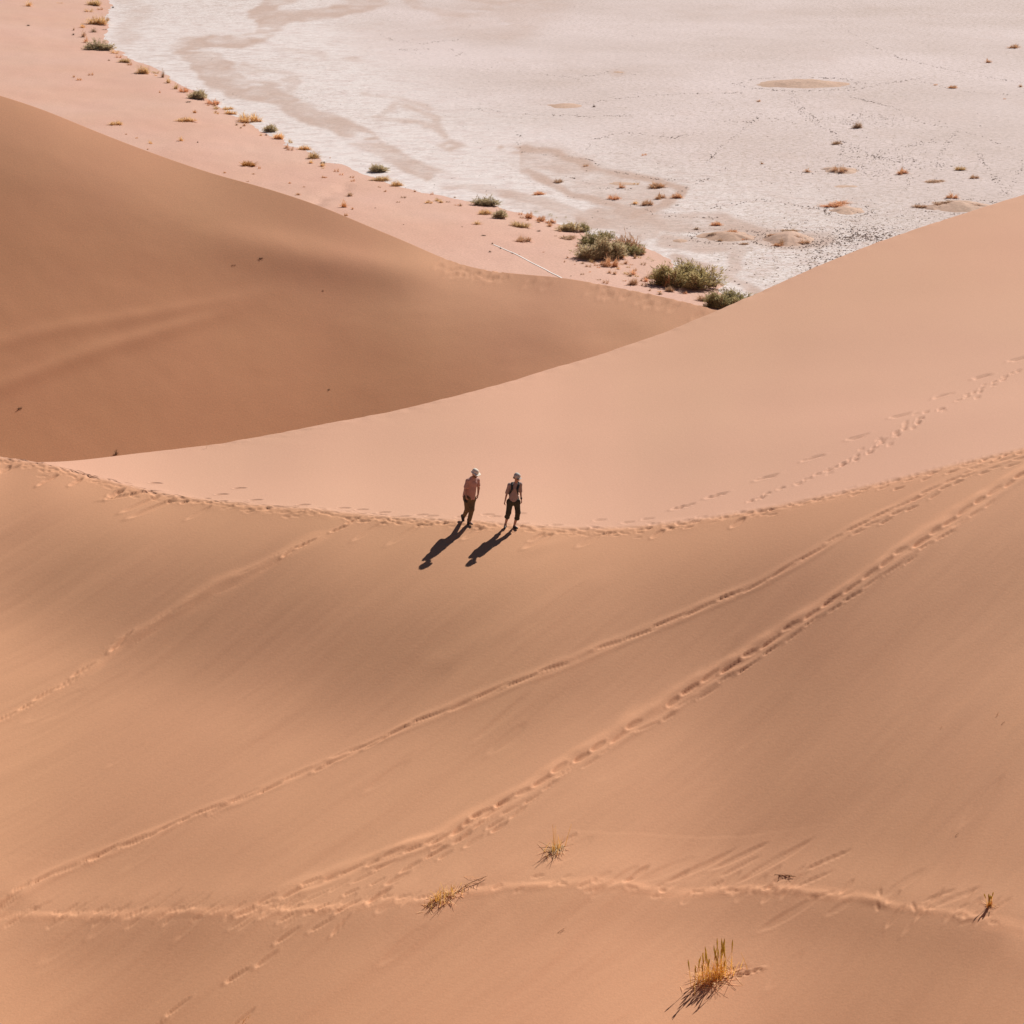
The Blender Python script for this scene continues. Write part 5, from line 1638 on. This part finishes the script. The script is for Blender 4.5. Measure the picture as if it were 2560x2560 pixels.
def woman(root, gz):
    kx = 1 / (9.66 * 81.7); kz = 1 / (9.66 * 77.9)
    def J(px, py, y=0.0):
        return ((px - 1545) * kx, y, (1640 - py) * kz - 0.319 * y)
    pel, bel, che, nek = J(1580, 985), J(1585, 850), J(1610, 700, .0), J(1640, 570, -.01)
    shL, shR = J(1492, 612, -.02), J(1738, 592, .03)
    elL, elR = J(1425, 800, .0), J(1752, 775, .06)
    wrL, wrR = J(1382, 985, -.03), J(1770, 950, .0)
    hpL, hpR = J(1500, 1015, -.01), J(1660, 1015, .01)
    knL, knR = J(1462, 1270, -.04), J(1688, 1265, -.03)
    anL, anR = J(1390, 1545, .02), J(1602, 1580, .02)
    head_c = J(1662, 440, -.05)
    f = Vector((0.66, -0.62, -0.34)).normalized(); up = Vector((0.14, -0.12, 0.98))
    hp_, HP = head_prims(head_c, f, up, .98)
    body = [cap(pel, bel, .115, .100, .05, ((0, 1, 0), .8)), cap(bel, che, .105, .120, .05, ((0, 1, 0), .76)), cap(vadd(che, (0, 0, .04)), nek, .095, .046, .05, ((0, 1, 0), .8)),
            cap(nek, HP(0, 0, -.07), .046, .044, .03), cap(shL, shR, .044, .044, .04), cap(shL, elL, .042, .032, .03), cap(elL, wrL, .033, .022, .02),
            cap(shR, elR, .042, .032, .03), cap(elR, wrR, .033, .022, .02), cap(hpL, knL, .085, .055, .03), cap(knL, vlerp(knL, anL, .35), .052, .054, .02),
            cap(vlerp(knL, anL, .35), anL, .054, .030, .02), cap(hpR, knR, .085, .055, .03), cap(knR, vlerp(knR, anR, .35), .052, .054, .02), cap(vlerp(knR, anR, .35), anR, .054, .030, .02),
            cap(anL, J(1372, 1625, -.08), .030, .026, .02), cap(anR, J(1670, 1640, -.07), .030, .026, .02)] + hp_
    body += hand(wrL, (-.28, -.1, -1), (0.3, -1, 0), (1, 0, 0), 1.0, .5)
    body += hand(wrR, (.10, -.1, -1), (-0.3, -1, 0), (-1, 0, 0), 1.0, .5)
    child('body', sdf_mesh('body', body, skin_m, 0.008), root)
    tee = [cap(J(1575, 950), bel, .142, .128, .05, ((0, 1, 0), .85)), cap(bel, che, .128, .138, .05, ((0, 1, 0), .80)), cap(vadd(che, (0, 0, .04)), vadd(nek, (0, 0, -.035)), .105, .060, .05, ((0, 1, 0), .85)),
           cap(vadd(nek, (0, 0, -.04)), shL, .052, .050, .05), cap(vadd(nek, (0, 0, -.04)), shR, .052, .050, .05), cap(shL, shR, .050, .050, .05), cap(shL, vlerp(shL, elL, .95), .062, .060, .04), cap(shR, vlerp(shR, elR, .9), .060, .056, .04)]
    child('shirt', sdf_mesh('shirt', tee, plain_mat('taupe_shirt', (0.36, 0.26, 0.235), 0.9, 0.12, 9), 0.009, [(J(1575, 1000, 0), (0.02, 0, -1), .005)]), root)
    pm = plain_mat('dark_capri', (0.055, 0.050, 0.032), 0.9, 0.2, 8)
    pants = [cap(hpL, hpR, .108, .108, .05, ((0, 1, 0), .9)), cap(J(1575, 960), pel, .125, .125, .05, ((0, 1, 0), .85)), cap(hpL, knL, .102, .080, .04), cap(knL, J(1432, 1375, -.02), .080, .072, .03),
             cap(J(1402, 1372, -.02), J(1448, 1390, -.03), .052, .050, .02), cap(hpR, knR, .102, .080, .04), cap(knR, J(1668, 1405, -.02), .080, .074, .03), cap(J(1640, 1412, -.02), J(1690, 1418, -.02), .052, .050, .02)]
    child('capri_trousers', sdf_mesh('capri_trousers', pants, pm, 0.009), root)
    blk = plain_mat('black_shoe', (0.02, 0.02, 0.02), 0.6, 0.2, 10)
    child('shoe', sdf_mesh('shoe', [cap(J(1388, 1550, .02), J(1384, 1600, .01), .040, .040, .02), cap(J(1386, 1606, .0), J(1368, 1640, -.12), .042, .034, .02)], blk, 0.008), root)
    child('shoe', sdf_mesh('shoe', [cap(J(1602, 1588, .02), J(1600, 1620, .02), .040, .040, .02), cap(J(1595, 1628, .0), J(1668, 1644, -.11), .040, .032, .02)], blk, 0.008), root)
    capm = plain_mat('grey_cap_cloth', (0.50, 0.46, 0.42), 0.9, 0.35, 28)
    upv = Vector(HP(0, 0, 1)) - Vector(HP(0, 0, 0))
    child('cap', sdf_mesh('cap', [cap(HP(0, -.012, .055), HP(0, .0, .062), .102, .098, .02), cap(HP(0, -.035, .080), HP(0, .02, .088), .080, .074, .02),
          cap(HP(-.03, .10, .046), HP(.03, .10, .046), .052, .052, .02, (tuple(upv), .18))], capm, 0.007, [(HP(0, 0, .026), tuple(-upv))]), root)
    child('hair', sdf_mesh('hair', [cap(HP(-.06, -.045, .0), HP(.06, -.045, .0), .045, .045, .02), cap(HP(-.078, -.01, .01), HP(-.07, -.02, -.03), .022, .018, .02), cap(HP(0, -.07, -.02), HP(0, -.07, -.05), .045, .035, .02)], plain_mat('dark_hair', (0.06, 0.035, 0.025), 0.7, 0.2, 30), 0.007), root)
    child('sunglasses', sdf_mesh('sunglasses', [cap(HP(-.055, .082, .014), HP(-.018, .096, .014), .018, .018, .004), cap(HP(.055, .082, .014), HP(.018, .096, .014), .018, .018, .004),
          cap(HP(-.02, .098, .018), HP(.02, .098, .018), .006, .006, .004), cap(HP(-.058, .08, .018), HP(-.09, -.01, .018), .006, .006, .004)], eye_m, 0.005), root)
    child('wristband', sdf_mesh('wristband', [cap(vlerp(elR, wrR, .82), vlerp(elR, wrR, .90), .031, .031, .005)], blk, 0.006), root)
    root['w'] = 1
    del root['w']
    # backpack carried on her back, its straps over the shoulders
    bp = bpy.data.objects.new('backpack', None); COL.objects.link(bp)
    bp.location = root.location
    bp['label'] = 'dark grey backpack with shoulder straps worn by the walker in dark capri trousers'; bp['category'] = 'backpack'
    pk = plain_mat('backpack_cloth', (0.035, 0.040, 0.045), 0.8, 0.2, 10)
    child('pack_body', sdf_mesh('pack_body', [cap(vadd(bel, (0.0, .17, .0)), vadd(che, (0.0, .17, .06)), .125, .115, .03, ((0, 1, 0), .6)), cap(vadd(bel, (0, .23, .0)), vadd(che, (0, .22, -.06)), .08, .08, .03, ((0, 1, 0), .6))], pk, 0.010), bp)
    for s_, sh in ((-1, shL), (1, shR)):
        a_ = vlerp(sh, nek, .38)
        front = vadd(a_, (0.0, -.085, -.02)); mid_ = (che[0] + s_ * .085, che[1] - .128, che[2] + .02); low = (bel[0] + s_ * .135, bel[1] - .03, bel[2] + .02)
        top_ = vadd(a_, (0, .0, .045)); bk = vadd(a_, (0, .11, .0))
        fl = ((0.15 * s_, 1, 0.2), .45)
        child('shoulder_strap', sdf_mesh('shoulder_strap', [cap(bk, top_, .026, .030, .01), cap(top_, front, .032, .034, .01), cap(front, mid_, .036, .034, .01, fl), cap(mid_, low, .032, .020, .01)], pk, 0.008), bp)
    child('side_bottle', sdf_mesh('side_bottle', [cap(vadd(pel, (.155, .05, -.02)), vadd(pel, (.150, .05, .12)), .030, .028, .01)], plain_mat('pale_bottle', (0.75, 0.72, 0.68), 0.4, 0.1, 10), 0.008), bp, 'pale bottle hanging at the hip')

person(1173.8, 1311.5, 'person in cream hat, loose pink shirt, khaki trousers and black boots striding along the crest', man)
person(1279.9, 1320.5, 'person in grey cap, taupe shirt and dark capri trousers looking sideways on the crest', woman)
